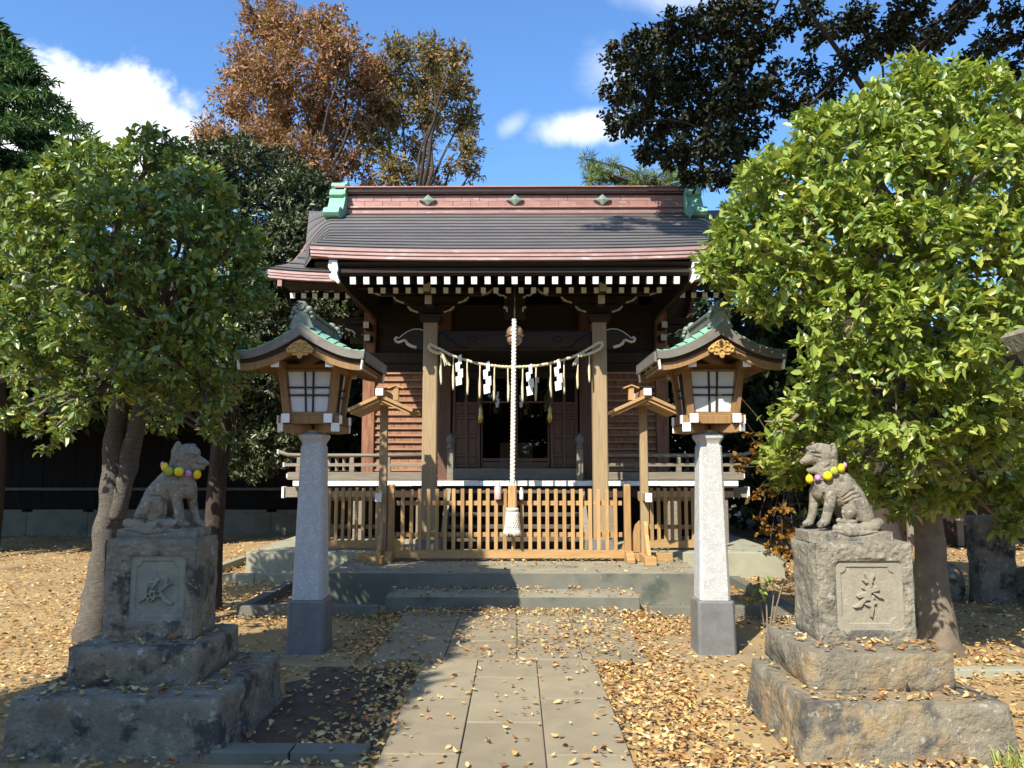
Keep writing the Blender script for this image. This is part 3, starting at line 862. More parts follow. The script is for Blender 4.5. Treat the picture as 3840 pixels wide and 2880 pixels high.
def build_deck():
    ed = MB().box(-3.50, 3.50, YD + 0.03, 16.9, ZD - 0.10, ZD - 0.041).build('deck_frame', m_dark, shrine)
    x = -3.51
    while x < 3.5:
        w = R.choice((0.23, 0.25, 0.27, 0.30))
        b = min(x + w, 3.51)
        MB().box(x + 0.002, b - 0.002, YD + R.uniform(0, 0.006), YW + 0.02, ZD - 0.078 + R.uniform(-0.003, 0.003), ZD, 0, 1).build('deck_plank', [m_grey, m_white], shrine, bevel=0.003)
        x = b
    MB().box(-3.45, 3.45, YD + 0.08, YD + 0.2, ZD - 0.26, ZD - 0.101).build('deck_beam', m_darkz, shrine)
    for s_ in (-1, 1):
        MB().beam((s_ * 3.72, YD + 0.35, ZD - 0.19), (s_ * 2.0, YD + 0.35, ZD - 0.19), 0.12, 0.16).build('deck_beam', m_grey, shrine, bevel=0.006)
        MB().box(min(s_ * 3.72, s_ * 3.76), max(s_ * 3.72, s_ * 3.76), YD + 0.26, YD + 0.44, ZD - 0.28, ZD - 0.10).build('beam_tip', m_white, shrine, bevel=0.005)
        MB().box(min(s_ * 3.0, s_ * 3.5), max(s_ * 3.0, s_ * 3.5), YD + 0.02, 16.8, ZD - 0.10, ZD - 0.002).build('side_deck', m_grey, shrine)
        for xx in (3.3, 2.5, 1.5):
            MB().loft([(ZP - 0.006, 0.075, 0.01), (ZD - 0.262, 0.075, 0.01)], (s_ * xx, YD + 0.2)).build('deck_post', m_grey, shrine)
    # stairs from the platform up to the deck
    st = thing_part('stair', shrine)
    for s_ in (-1, 1):
        MB().prism([(YC + 0.12, ZP), (YC + 0.12, ZP + 0.14), (YD + 0.02, ZD - 0.12), (YD + 0.02, ZD - 0.32), (YC + 0.42, ZP)], 'x', s_ * 1.05 - 0.04, s_ * 1.05 + 0.04).build('stair_string', m_grey, st)
    n = 5
    for i in range(n):
        y = YC + 0.10 + i * 0.2
        z = ZP + 0.16 + i * 0.165
        MB().box(-1.0, 1.0, y, y + 0.26, z - 0.045, z).build('stair_tread', m_stair, st, bevel=0.004)
        MB().box(-1.0, 1.0, y + 0.19, y + 0.205, z - 0.16, z - 0.047).build('stair_riser', m_dark, st)
    # near-black sheet standing in for the shade below the floor
    MB().box(-3.2, 3.2, 13.4, 13.46, ZP, ZD - 0.11).build('underfloor_dark_sheet', m_void, shrine)
    # railings
    for s_ in (-1, 1):
        rl = thing_part('railing', shrine)
        y = YD + 0.12
        pts = lambda z, x1, up: [(s_ * 1.42, y, z), (s_ * 2.2, y, z), (s_ * 3.2, y, z), (s_ * (x1 - 0.15), y, z + up * 0.15), (s_ * x1, y, z + up)]
        MB().tube(pts(ZD + 0.40, 3.78, 0.06), 0.03, 8).build('top_rail', m_grey, rl, smooth=True)
        MB().beam((s_ * 1.42, y, ZD + 0.25), (s_ * 3.68, y, ZD + 0.25), 0.055, 0.05).build('middle_rail', m_grey, rl, bevel=0.004)
        MB().beam((s_ * 1.40, y, ZD + 0.075), (s_ * 3.62, y, ZD + 0.075), 0.09, 0.12).build('bottom_rail', m_grey, rl, bevel=0.004)
        for xx in (1.45, 2.02, 2.6, 3.2, 3.45):
            MB().box(s_ * xx - 0.04, s_ * xx + 0.04, y - 0.035, y + 0.035, ZD + 0.136, ZD + 0.224).build('rail_post', m_grey, rl, bevel=0.004)
            MB().box(s_ * xx - 0.03, s_ * xx + 0.03, y - 0.03, y + 0.03, ZD + 0.276, ZD + 0.37).build('rail_post', m_grey, rl, bevel=0.004)
        for zz, xx in ((ZD + 0.46, 3.785), (ZD + 0.25, 3.685), (ZD + 0.075, 3.625)):
            MB().box(s_ * xx - 0.012, s_ * xx + 0.012, y - 0.04, y + 0.04, zz - 0.035, zz + 0.035).build('rail_tip', m_white, rl, bevel=0.004)
        # side runs going back along the deck
        for zz, h in ((ZD + 0.40, 0.05), (ZD + 0.25, 0.045), (ZD + 0.075, 0.11)):
            MB().box(s_ * 3.40 - 0.03, s_ * 3.40 + 0.03, y + 0.06, 16.4, zz - h / 2, zz + h / 2).build('side_rail', m_grey, rl, bevel=0.004)
        for k in range(6):
            MB().box(s_ * 3.40 - 0.028, s_ * 3.40 + 0.028, y + 0.5 + k * 0.62, y + 0.56 + k * 0.62, ZD + 0.13, ZD + 0.37).build('rail_post', m_grey, rl)
        # stair newels with bulb tops beside the porch columns
        nx = s_ * 1.03
        MB().loft([(ZD, 0.05, 0.008), (ZD + 0.50, 0.05, 0.008)], (nx, YD + 0.1)).build('newel_post', m_grey, rl)
        MB().lathe([(0.055, 0), (0.06, 0.03), (0.04, 0.06), (0.055, 0.09), (0.075, 0.13), (0.07, 0.18), (0.04, 0.22), (0.01, 0.26)], (nx, YD + 0.1, ZD + 0.50), 14).build('newel_cap', m_lgrey, rl, smooth=True)


def thing_part(name, parent):
    o = bpy.data.objects.new(name, None)
    o.empty_display_size = 0.1
    COL.objects.link(o)
    o.parent = parent
    ORG[o.name] = ORG[parent.name]
    return o


def make_glass():
    m = bpy.data.materials.new('window_glass')
    m.use_nodes = True
    w = NT(m.node_tree)
    f = w.n('ShaderNodeFresnel', ins={0: 1.5})
    t = w.n('ShaderNodeBsdfTransparent', ins={0: (0.75, 0.78, 0.78, 1)})
    g = w.n('ShaderNodeBsdfGlossy', ins={0: (0.9, 0.9, 0.9, 1), 'Roughness': 0.02})
    w.n('ShaderNodeOutputMaterial', ins={0: w.n('ShaderNodeMixShader', ins={0: f.outputs[0], 1: t.outputs[0], 2: g.outputs[0]}).outputs[0]})
    return m


m_glass = make_glass()
m_stair = mat('shaded_stair_wood', (0.13, 0.105, 0.075), (0.08, 0.065, 0.047), 0.85, 5, VX, bump=0.2)  # treads darkened: shade behind the fence put into the colour
build_roof()
build_front()
build_deck()


# ------------------------------------------------------------------ lantern posts
def build_lantern(cx, cy, name_label):
    t = thing('lantern_post', name_label, 'lantern', (cx, cy, 0), 'lantern posts in front of the shrine')
    c = (cx, cy)
    MB().loft([(-0.05, 0.162, 0.022), (0.43, 0.156, 0.022), (0.445, 0.150, 0.02)], c).build('plinth', m_granite_d, t, bevel=0.004)
    MB().loft([(0.446, 0.131, 0.026), (1.74, 0.098, 0.02), (1.752, 0.088, 0.018), (1.768, 0.09, 0.018), (1.79, 0.10, 0.02), (1.815, 0.116, 0.022), (1.842, 0.116, 0.022), (1.86, 0.075, 0.01), (1.885, 0.066, 0.008)], c).build('pillar', m_granite, t, bevel=0.003)
    # diagonal bracket arms with white ends
    for sx in (-1, 1):
        for sy in (-1, 1):
            d = Vector((sx, sy, 0)).normalized()
            q = Vector((-d.y, d.x, 0))
            ol = [(0.05, 1.93), (0.05, 1.888), (0.10, 1.87), (0.17, 1.856), (0.25, 1.853), (0.30, 1.858), (0.325, 1.866), (0.325, 1.93)]
            n = len(ol)
            vs = [Vector((cx, cy, 0)) + d * u + q * w + Vector((0, 0, z)) for w in (-0.036, 0.036) for u, z in ol]
            fs = [list(range(n)), list(reversed(range(n, 2 * n)))] + [[i, (i + 1) % n, (i + 1) % n + n, i + n] for i in range(n)]
            MB().add(vs, fs).build('bracket_arm', m_lwood, t, bevel=0.004)
            p = Vector((cx, cy, 1.899)) + d * 0.326
            MB().beam(p, p + d * 0.012, 0.08, 0.074).build('white_tip', m_white, t, bevel=0.004)
    # sill frame
    for s_ in (-1, 1):
        y = cy + s_ * 0.178
        MB().beam((cx - 0.262, y, 1.966), (cx + 0.262, y, 1.966), 0.062, 0.070).build('sill_beam', m_lwood, t, bevel=0.004)
        x = cx + s_ * 0.18
        MB().beam((x, cy - 0.272, 1.974), (x, cy + 0.272, 1.974), 0.062, 0.072).build('sill_beam', m_lwood, t, bevel=0.004)
        for e in (-1, 1):
            MB().box(cx + e * 0.266 - 0.006, cx + e * 0.266 + 0.006, y - 0.035, y + 0.035, 1.929, 2.003).build('white_tip', m_white, t, bevel=0.003)
            MB().box(x - 0.036, x + 0.036, cy + e * 0.277 - 0.006, cy + e * 0.277 + 0.006, 1.935, 2.013).build('white_tip', m_white, t, bevel=0.003)
    MB().box(cx - 0.2, cx + 0.2, cy - 0.2, cy + 0.2, 1.985, 2.008).build('floor_board', m_lwood, t)
    hw = lambda z: 0.190 + (z - 2.0) * 0.105
    for sx in (-1, 1):
        for sy in (-1, 1):
            MB().beam((cx + sx * (hw(2.0) - 0.0), cy + sy * hw(2.0), 2.0), (cx + sx * hw(2.42), cy + sy * hw(2.42), 2.42), 0.062, 0.062, up=(0, 1, 0)).build('corner_post', m_lwood, t, bevel=0.004)
    # four windows of nine frosted panes
    for k in range(4):
        an = k * math.pi / 2
        ca, sa = math.cos(an), math.sin(an)

        def P(u, z, d=0.0):
            h = hw(z)
            x, y = u * (h - 0.028), -(h + d)
            return Vector((cx + x * ca - y * sa, cy + x * sa + y * ca, z))
        w = thing_part('window', t)
        MB().beam(P(-1, 2.021, -0.01), P(1, 2.021, -0.01), 0.03, 0.026).build('frame_rail', m_lwood, w)
        MB().beam(P(-1, 2.383, -0.01), P(1, 2.383, -0.01), 0.03, 0.02).build('frame_rail', m_lwood, w)
        for u in (-0.18, 0.18):
            MB().beam(P(u, 2.03, 0.0), P(u, 2.375, 0.0), 0.014, 0.014, up=(ca, sa, 0)).build('muntin', m_darkz, w)
        for z in (2.175, 2.240):
            MB().beam(P(-1, z, 0.003), P(1, z, 0.003), 0.014, 0.012).build('muntin', m_darkz, w)
        for u in (-0.97, 0.97):
            MB().beam(P(u, 2.03, -0.01), P(u, 2.375, -0.01), 0.02, 0.02, up=(ca, sa, 0)).build('frame_stile', m_lwood, w)
        for ua, ub in ((-0.95, -0.2), (-0.16, 0.16), (0.2, 0.95)):
            for za, zb in ((2.034, 2.168), (2.182, 2.233), (2.247, 2.374)):
                vs = [P(ua, za, -0.012), P(ub, za, -0.012), P(ub, zb, -0.012), P(ua, zb, -0.012), P(ua, za, -0.018), P(ub, za, -0.018), P(ub, zb, -0.018), P(ua, zb, -0.018)]
                MB().add(vs, [(0, 1, 2, 3), (7, 6, 5, 4), (0, 4, 5, 1), (1, 5, 6, 2), (2, 6, 7, 3), (3, 7, 4, 0)]).build('pane', m_pane, w)
    MB().box(cx - 0.20, cx + 0.20, cy - 0.20, cy + 0.20, 2.394, 2.44).build('header', m_lwood, t)
    y0, y1 = cy - 0.54, cy + 0.54
    for s_ in (-1, 1):
        x = cx + s_ * 0.225
        MB().beam((x, y0 + 0.09, 2.424), (x, y1 - 0.09, 2.424), 0.056, 0.066).build('purlin', m_lwood, t, bevel=0.003)
        for ye in (y0 + 0.084, y1 - 0.084):
            MB().box(x - 0.034, x + 0.034, ye - 0.006, ye + 0.006, 2.386, 2.461).build('white_tip', m_white, t, bevel=0.004)
    # curved gable roof
    HW = 0.53

    def top(s):
        return 2.502 + 0.24 * (1 - abs(s)) ** 1.75 - 0.004 * abs(s) + 0.012 * abs(s) ** 6
    S = [i / 16 for i in range(-16, 17)]
    th = lambda s: 0.064 + 0.034 * (1 - abs(s)) ** 2
    for yf, sg in ((y0, -1), (y1, 1)):
        ol = [(cx + s * HW, top(s)) for s in S] + [(cx + s * HW * 0.985, top(s) - th(s)) for s in reversed(S)]
        a, b = sorted((yf, yf - sg * 0.06))
        MB().prism(ol, 'y', a, b).build('gable_fascia', m_lgrey, t)
        yb = yf - sg * 0.035
        S2 = [i / 14 * 0.95 for i in range(-14, 15)]
        for q, (d0, d1, mm) in enumerate(((0.0, 0.028, m_darkz), (0.026, 0.088, m_lwood))):
            ol = [(cx + s * HW, top(s) - th(s) - d0 - 0.001) for s in S2] + [(cx + s * HW, top(s) - th(s) - d1 - 0.02 * (1 - abs(s))) for s in reversed(S2)]
            a, b = sorted((yb + (0.012 * q if sg < 0 else -0.012 * q), yb - sg * 0.05))
            MB().prism(ol, 'y', a, b).build('gable_board', mm, t)
        for e in (-1, 1):
            MB().prism([(cx + e * HW * 0.952, 2.437), (cx + e * HW * 0.972, 2.435), (cx + e * HW * 0.955, 2.358), (cx + e * HW * 0.935, 2.362)], 'y', yb - 0.028, yb + 0.028).build('white_tip', m_white, t)
        # carved pendant under the gable
        yy = yf - sg * 0.012
        o = MB()
        ol = [(-0.115, 0.02), (-0.08, 0.055), (-0.035, 0.085), (0, 0.10), (0.035, 0.085), (0.08, 0.055), (0.115, 0.02), (0.10, 0.0), (0.075, -0.005), (0.06, -0.03), (0.025, -0.03), (0, -0.055), (-0.025, -0.03), (-0.06, -0.03), (-0.075, -0.005), (-0.10, 0.0)]
        zc = 2.505
        o.prism([(cx + u, zc + v) for u, v in ol], 'y', yy - 0.008, yy + 0.012)
        o = o.build('carved_pendant', m_gold, t)
        rg = MB()
        for (u, v, r_) in ((0, 0.045, 0.03), (-0.045, 0.02, 0.026), (0.045, 0.02, 0.026), (-0.085, 0.012, 0.02), (0.085, 0.012, 0.02), (0, -0.012, 0.028), (-0.03, 0.055, 0.02), (0.035, 0.06, 0.02), (0.0, -0.04, 0.014)):
            rg.tube([(cx + u + r_ * math.cos(q), yy + sg * 0.011, zc + v + r_ * math.sin(q)) for q in [i * 0.75 for i in range(9)]], 0.0085, 5)
        x = rg.build('carved_scrolls', m_gold, o, smooth=True)
        x['kind'] = 'stuff'
    # copper sheets, seams running front to back
    cuts = [0, 0.14, 0.27, 0.40, 0.53, 0.66, 0.79, 0.90, 1.0]
    for s_ in (-1, 1):
        for a, b in zip(cuts[:-1], cuts[1:]):
            us = [a, (a + b) / 2, b]
            def rp(u, r):
                bl = 0.055 * (1 - u) ** 0.5 * sm(0.0, 0.17, min(r[0] - y0, y1 - r[0])) * sm(1.0, 0.55, u)
                return (cx + s_ * u * HW, r[0], top(u) + 0.004 + bl + 0.009 * (u - a) / (b - a) + r[1])
            ym = [(y0 + 0.004, 0.0), (y0 + 0.05, 0.0), (y0 + 0.1, 0.0), (y0 + 0.17, 0.0), (cy, 0.0), (y1 - 0.17, 0.0), (y1 - 0.1, 0.0), (y1 - 0.05, 0.0), (y1 - 0.004, 0.0)]
            MB().grid(rp, us, [(y0 + 0.004, -0.012)] + ym + [(y1 - 0.004, -0.012)]).build('copper_sheet', m_verd, t)
        MB().grid(lambda u, y: (cx + s_ * u * HW * 0.94, y, top(u) - th(u) - 0.03), [0, 0.2, 0.4, 0.6, 0.8, 1.0], [y0 + 0.04, y1 - 0.04]).build('roof_boards', m_lwood, t)
        a, b = sorted((cx + s_ * (HW - 0.012), cx + s_ * (HW + 0.012)))
        MB().box(a, b, y0 + 0.062, y1 - 0.062, 2.428, 2.508).build('eave_edge', m_lgrey, t)
        rf = None
        for i in range(13):
            y = y0 + 0.13 + i * 0.0683
            if rf is None:
                rf = MB().beam((cx + s_ * 0.46, y, 2.395), (cx + s_ * 0.2, y, 2.44), 0.02, 0.022, ends=1).build('rafter', [m_lwood, m_white], t)
                y_0 = y
            else:
                inst(rf, (0, y - y_0, 0), t)
    # ridge and its scrolled end pieces
    rd = MB().box(cx - 0.035, cx + 0.035, y0 + 0.075, y1 - 0.075, 2.73, 2.845).box(cx - 0.052, cx + 0.052, y0 + 0.07, y1 - 0.07, 2.847, 2.873).build('ridge', m_lgrey, t, bevel=0.006)
    for yf, sg in ((y0 + 0.045, -1), (y1 - 0.045, 1)):
        e = MB()
        ol = [(-0.105, 2.70), (-0.09, 2.735), (-0.085, 2.75), (-0.055, 2.815), (0, 2.845), (0.055, 2.815), (0.085, 2.75), (0.09, 2.735), (0.105, 2.70)]
        e.prism([(cx + u, v) for u, v in ol], 'y', yf - 0.028, yf + 0.028)
        e = e.build('ridge_end_tile', m_lorn, t, bevel=0.006)
        for u, z, r_ in ((0, 2.885, 0.046), (-0.056, 2.862, 0.030), (0.056, 2.862, 0.030), (-0.085, 2.795, 0.02), (0.085, 2.795, 0.02), (-0.032, 2.838, 0.026), (0.032, 2.838, 0.026), (-0.078, 2.83, 0.018), (0.078, 2.83, 0.018)):
            MB().ball((cx + u, yf, z), r_, 0.034, r_, 14, 8).build('scroll', m_lorn, e, smooth=True)
        MB().tube([(cx + 0.026 * math.cos(q), yf + sg * 0.034, 2.886 + 0.026 * math.sin(q)) for q in [i * 0.6 for i in range(12)]], 0.006, 5).build('crest_ring', m_lorn, e)


build_lantern(-1.745, 6.75, 'lantern post on the left with a shaded bluish pillar and teal copper roof')
build_lantern(1.70, 6.75, 'sunlit lantern post on the right with a white granite pillar and pale green roof')


# ------------------------------------------------------------------ fox statues on stepped plinths
def seg_dist(p, a, b, ra, rb):
    ax, ay = a
    dx, dy = b[0] - ax, b[1] - ay
    L = dx * dx + dy * dy
    t = np.clip(((p[0] - ax) * dx + (p[1] - ay) * dy) / max(L, 1e-9), 0, 1)
    return np.hypot(p[0] - ax - t * dx, p[1] - ay - t * dy) - (ra + (rb - ra) * t)


def rough_box(name, x0, x1, y0, y1, z0, z1, m, parent, amp=0.012, seg=0.03, seed=0, flare=0.0, lip=0.028, feat=2.2, front=True):
    """quarry-faced block: rough faces inside a dressed margin"""
    b = MB()

    def face(org, U, V, N, lu, lv, rough):
        nu, nv = max(3, int(lu / seg)), max(3, int(lv / seg))

        def fn(i, j):
            u, v = i / nu * lu, j / nv * lv
            p = org + U * u + V * v
            e = min(u, lu - u, v, lv - v)
            k = sm(0.0, lip, e)
            q = p * feat * 3 + Vector((seed, seed * 2, 0))
            h = noise.fractal(q, 0.9, 2.2, 4) * 0.6 + 0.7 * abs(noise.noise(q * 0.7))
            o = N * (amp * (h + 0.35) * k * rough)
            c = amp * 0.3 * noise.noise(p * 9 + Vector((seed, 0, 0)))
            p = p + o + Vector((c, c, c * 0.6))
            if flare:
                f = flare * (1 - (p.z - z0) / (z1 - z0))
                p.x += f * (1 if p.x > (x0 + x1) / 2 else -1)
                p.y += f * (1 if p.y > (y0 + y1) / 2 else -1)
            return p
        b.grid(fn, range(nu + 1), range(nv + 1))
    X, Y, Z = Vector((1, 0, 0)), Vector((0, 1, 0)), Vector((0, 0, 1))
    lx, ly, lz = x1 - x0, y1 - y0, z1 - z0
    if front:
        face(Vector((x0, y0, z0)), X, Z, -Y, lx, lz, 1)
    face(Vector((x1, y1, z0)), -X, Z, Y, lx, lz, 1)
    face(Vector((x1, y0, z0)), Y, Z, X, ly, lz, 1.2)
    face(Vector((x0, y1, z0)), -Y, Z, -X, ly, lz, 1.2)
    face(Vector((x0, y0, z1)), X, Y, Z, lx, ly, 0.25)
    import bmesh
    o = b.build(name, m, parent, smooth=False)
    bm = bmesh.new()
    bm.from_mesh(o.data)
    bmesh.ops.remove_doubles(bm, verts=bm.verts, dist=0.004)
    bmesh.ops.recalc_face_normals(bm, faces=bm.faces)
    for f in bm.faces:
        f.smooth = True
    bm.to_mesh(o.data)
    bm.free()
    try:
        o.data.set_sharp_from_angle(angle=rad(38))
    except Exception:
        pass
    return o


def carved_front(x0, x1, z0, z1, Y, strokes, m, parent, pan, inner, seed, mp):
    """front face of the plinth block: rough margin, sunk panel with notched inner field and a raised brush character"""
    nx, nz = 210, 230
    X, Z = np.meshgrid(np.linspace(x0, x1, nx), np.linspace(z0, z1, nz))
    def rrect(a, b, c, d, r):
        qx = np.abs(X - (a + b) / 2) - ((b - a) / 2 - r)
        qz = np.abs(Z - (c + d) / 2) - ((d - c) / 2 - r)
        return np.hypot(np.maximum(qx, 0), np.maximum(qz, 0)) + np.minimum(np.maximum(qx, qz), 0) - r
    def st(d, w):
        t = np.clip(0.5 - d / w, 0, 1)
        return t * t * (3 - 2 * t)
    rough = np.zeros_like(X)
    for i in range(nz):
        for j in range(0, nx):
            p = Vector((X[i, j] * 6.6 + seed, seed * 1.7, Z[i, j] * 6.6))
            rough[i, j] = noise.fractal(p, 0.9, 2.2, 4) * 0.6 + 0.7 * abs(noise.noise(p * 0.8)) + 0.25 * noise.noise(p * 5)
    edge = np.minimum(np.minimum(X - x0, x1 - X), np.minimum(Z - z0, z1 - Z))
    ek = np.clip(edge / 0.03, 0, 1)
    d1 = rrect(*pan, 0.03)
    a, b, c, d = inner
    d2 = rrect(a, b, c, d, 0.004)
    for qx_, qz_ in ((a, c), (b, c), (a, d), (b, d)):
        d2 = np.maximum(d2, 0.036 - np.hypot(X - qx_, Z - qz_))
    s1, s2 = st(d1, 0.006), st(d2, 0.006)
    h = 0.018 * (rough + 0.15) * ek * np.clip((d1 + 0.0) / 0.02, 0, 1)
    h = h * (1 - s1) - 0.013 * s1 - 0.009 * s2 + 0.0016 * rough * s2
    dk = np.full_like(X, 9.0)
    for pts in strokes:
        for (p, q) in zip(pts[:-1], pts[1:]):
            dk = np.minimum(dk, seg_dist((X, Z), (p[0], p[1]), (q[0], q[1]), p[2], q[2]))
    h += 0.021 * st(dk, 0.004)
    V = np.stack([X, Y - h, Z], -1).reshape(-1, 3)
    o0 = ORG[parent.name]
    idx = np.arange(nx * nz).reshape(nz, nx)
    F = np.stack([idx[:-1, :-1], idx[:-1, 1:], idx[1:, 1:], idx[1:, :-1]], -1).reshape(-1, 4)
    me = np_mesh('carved_face', V - np.array(o0), F, m)
    me.materials.append(mp)
    me.polygons.foreach_set('material_index', (d1[:-1, :-1] < 0).astype(np.int32).ravel())
    me.polygons.foreach_set('use_smooth', [True] * len(me.polygons))
    try:
        me.set_sharp_from_angle(angle=rad(35))
    except Exception:
        pass
    o = bpy.data.objects.new('carved_face', me)
    link(o, parent)
    return o


def np_mesh(name, V, F, m):
    me = bpy.data.meshes.new(name)
    n, k = F.shape
    me.vertices.add(len(V))
    me.vertices.foreach_set('co', np.ascontiguousarray(V, dtype=np.float32).ravel())
    me.loops.add(n * k)
    me.loops.foreach_set('vertex_index', np.ascontiguousarray(F, dtype=np.int32).ravel())
    me.polygons.add(n)
    me.polygons.foreach_set('loop_start', np.arange(0, n * k, k, dtype=np.int32))
    me.polygons.foreach_set('loop_total', np.full(n, k, dtype=np.int32))
    me.update(calc_edges=True)
    if m:
        me.materials.append(m)
    return me


def stroke(px0, scale, r, pts, Y):
    out = []
    for p in pts:
        q = px(px0[0] + p[0] / scale, px0[1] + p[1] / scale, Y)
        out.append((q.x, q.z, (p[2] if len(p) > 2 else r) * 0.00033))
    return out


YL, YRR = 4.78, 4.86
ch_l = [stroke((460, 2040), 5.53, 26, s_, YL) for s_ in (
    [(620, 610), (650, 700), (700, 755, 30), (610, 800), (520, 800, 18)], [(650, 835, 32), (590, 870), (515, 890, 16)],
    [(465, 890, 20), (440, 1040, 24), (405, 1140, 28), (290, 1222, 10)], [(635, 985, 22), (560, 1010), (470, 1060, 16)], [(600, 890, 18), (560, 960, 18), (520, 1000, 12)],
    [(625, 1040, 22), (615, 1140, 28), (545, 1205, 12)], [(450, 1110, 18), (500, 1200, 20)], [(520, 1060, 16), (570, 1120, 20), (480, 1160, 14)],
    [(885, 725, 24), (850, 870, 34), (765, 960, 30), (680, 1010, 14)], [(960, 835, 18), (890, 868, 20)], [(740, 1000, 22), (780, 1080, 36), (860, 1190, 44), (970, 1238, 34)],
    [(640, 1100, 20), (735, 1085, 24)])]
ch_r = [stroke((3120, 2080), 5.53, 34, s_, YRR) for s_ in (
    [(705, 400, 30), (755, 520, 34), (790, 640, 36)], [(850, 420, 26), (800, 520, 28), (690, 560, 30), (640, 530, 14)], [(830, 550, 16), (770, 580, 26)],
    [(640, 690, 22), (720, 740, 28), (780, 650, 30)], [(925, 700, 46), (790, 745, 44), (660, 830, 46), (550, 860, 34)], [(760, 830, 40), (640, 960, 36), (570, 1050, 32), (465, 1090, 14)],
    [(855, 800, 16), (960, 850, 36), (1050, 900, 14)], [(850, 880, 30), (770, 920, 30), (720, 930, 14)], [(690, 1025, 18), (780, 1040, 34), (890, 985, 28)], [(820, 930, 32), (828, 1100, 34), (812, 1280, 18)])]


def build_plinth(lab, tiers, block, Yf, m, strokes, pan, inner, seed, mp, mt):
    x0, x1 = tiers[0][0], tiers[0][1]
    t = thing('stone_plinth', lab, 'plinth', ((x0 + x1) / 2, tiers[0][2], 0), 'stone plinths under the fox statues')
    for i, (a, b, c, d, z0, z1, fl) in enumerate(tiers):
        rough_box('plinth_tier', a, b, c, d, z0, z1, mt, t, amp=0.024 if i else 0.018, seed=seed + i * 3, flare=fl, feat=2.0, seg=0.018)
    a, b, c, d, z0, z1 = block
    o = rough_box('plinth_block', a, b, c, d, z0, z1, m, t, amp=0.022, seed=seed + 9, seg=0.018, front=False)
    carved_front(a, b, z0, z1, c, strokes, m, t, pan, inner, seed, mp)
    return t


def pxr(a, b, c, d, Y):
    p, q = px(a, d, Y), px(b, c, Y)
    return (p.x, q.x, p.z, q.z)


build_plinth('dark weathered stone plinth with a raised brush character, left of the path',
             [(-2.74, -1.60, 4.35, 5.40, -0.06, 0.312, 0.03), (-2.585, -1.835, 4.60, 5.26, 0.31, 0.528, 0.0)],
             (-2.49, -1.938, 4.78, 5.13, 0.526, 1.13), YL, m_ped_l, ch_l,
             pxr(472, 692, 2086, 2332, YL), pxr(494, 668, 2106, 2312, YL), 3.0, m_pan_l, m_ped_l)
build_plinth('pale sunlit stone plinth with a raised brush character, right of the path',
             [(1.60, 2.68, 4.32, 5.30, -0.06, 0.302, 0.045), (1.715, 2.53, 4.56, 5.36, 0.30, 0.508, 0.0)],
             (1.882, 2.475, 4.86, 5.26, 0.505, 1.106), YRR, m_ped_r, ch_r,
             pxr(3139, 3376, 2104, 2362, YRR), pxr(3161, 3350, 2127, 2338, YRR), 14.0, m_pan_r, m_ped_r2)


def fox(name_label, chains, slab, o, sx, unit, cx, base, cuts=()):
    """seated fox: overlapping forms fused into one continuous surface"""
    b = MB()
    ox, oy, oz = o

    def P(u, w, d):
        return Vector((ox + sx * u * unit, oy + d * unit, oz + w * unit))

    def blob(c, r, rd):
        b.ball(P(*c), r * unit * 1.1, rd * unit * 1.12, r * unit * 1.1, 14, 9)
    for ch in chains:
        for (p, q) in zip(ch[:-1], ch[1:]):
            L = math.dist(p[:3], q[:3])
            n = max(2, int(L / (min(p[3], q[3]) * 0.3)))
            for i in range(n + 1):
                t = i / n
                r = p[3] + (q[3] - p[3]) * t
                kd = p[4] + (q[4] - p[4]) * t
                blob([p[j] + (q[j] - p[j]) * t for j in range(3)], r, r * kd)
        if len(ch) == 1:
            blob(ch[0][:3], ch[0][3], ch[0][3] * ch[0][4])
    u0, u1, w0, w1, dd = slab
    a, c = P(u0, w0, -dd), P(u1, w1, dd)
    b.box(min(a.x, c.x), max(a.x, c.x), a.y, c.y, a.z - 0.01, c.z)
    ob = b.build('fox_statue', m_fox, None, smooth=True, loc=(ox, oy, oz), fix=False)
    r = ob.modifiers.new('remesh', 'REMESH')
    r.mode = 'VOXEL'
    r.voxel_size = 0.0044
    r.use_smooth_shade = True
    s = ob.modifiers.new('smooth', 'SMOOTH')
    s.iterations = 3
    s.factor = 0.5
    tx = bpy.data.textures.new('stone_pits', 'CLOUDS')
    tx.noise_scale = 0.03
    dm = ob.modifiers.new('pits', 'DISPLACE')
    dm.texture = tx
    dm.strength = 0.0035
    dm.texture_coords = 'GLOBAL'
    bpy.context.view_layer.update()
    me = bpy.data.meshes.new_from_object(ob.evaluated_get(bpy.context.evaluated_depsgraph_get()))
    ob.modifiers.clear()
    ob.data = me
    n = len(me.vertices)
    co, no = np.empty(n * 3, np.float32), np.empty(n * 3, np.float32)
    me.vertices.foreach_get('co', co)
    me.vertices.foreach_get('normal', no)
    co, no = co.reshape(-1, 3), no.reshape(-1, 3)
    U, W = co[:, 0] / unit + cx, base - co[:, 2] / unit
    for pts, r, dep in cuts:                                  # chiselled creases
        dk = np.full(n, 1e9)
        for p, q in zip(pts[:-1], pts[1:]):
            dk = np.minimum(dk, seg_dist((U, W), p, q, 0, 0))
        k = np.clip(1 - dk / r, 0, 1)
        k = k * k * (3 - 2 * k) * np.clip(np.abs(no[:, 1]) * 1.6, 0, 1) * dep * unit
        co = co - no * k[:, None]
    me.vertices.foreach_set('co', co.astype(np.float32).ravel())
    me.update()
    tag(ob, name_label, 'fox statue', 'seated stone fox statues')
    return ob


def flip(pts, cx, base):
    return [[(p[0] - cx, base - p[1], p[2], p[3], p[4] if len(p) > 4 else 1.0) for p in ch] for ch in pts]


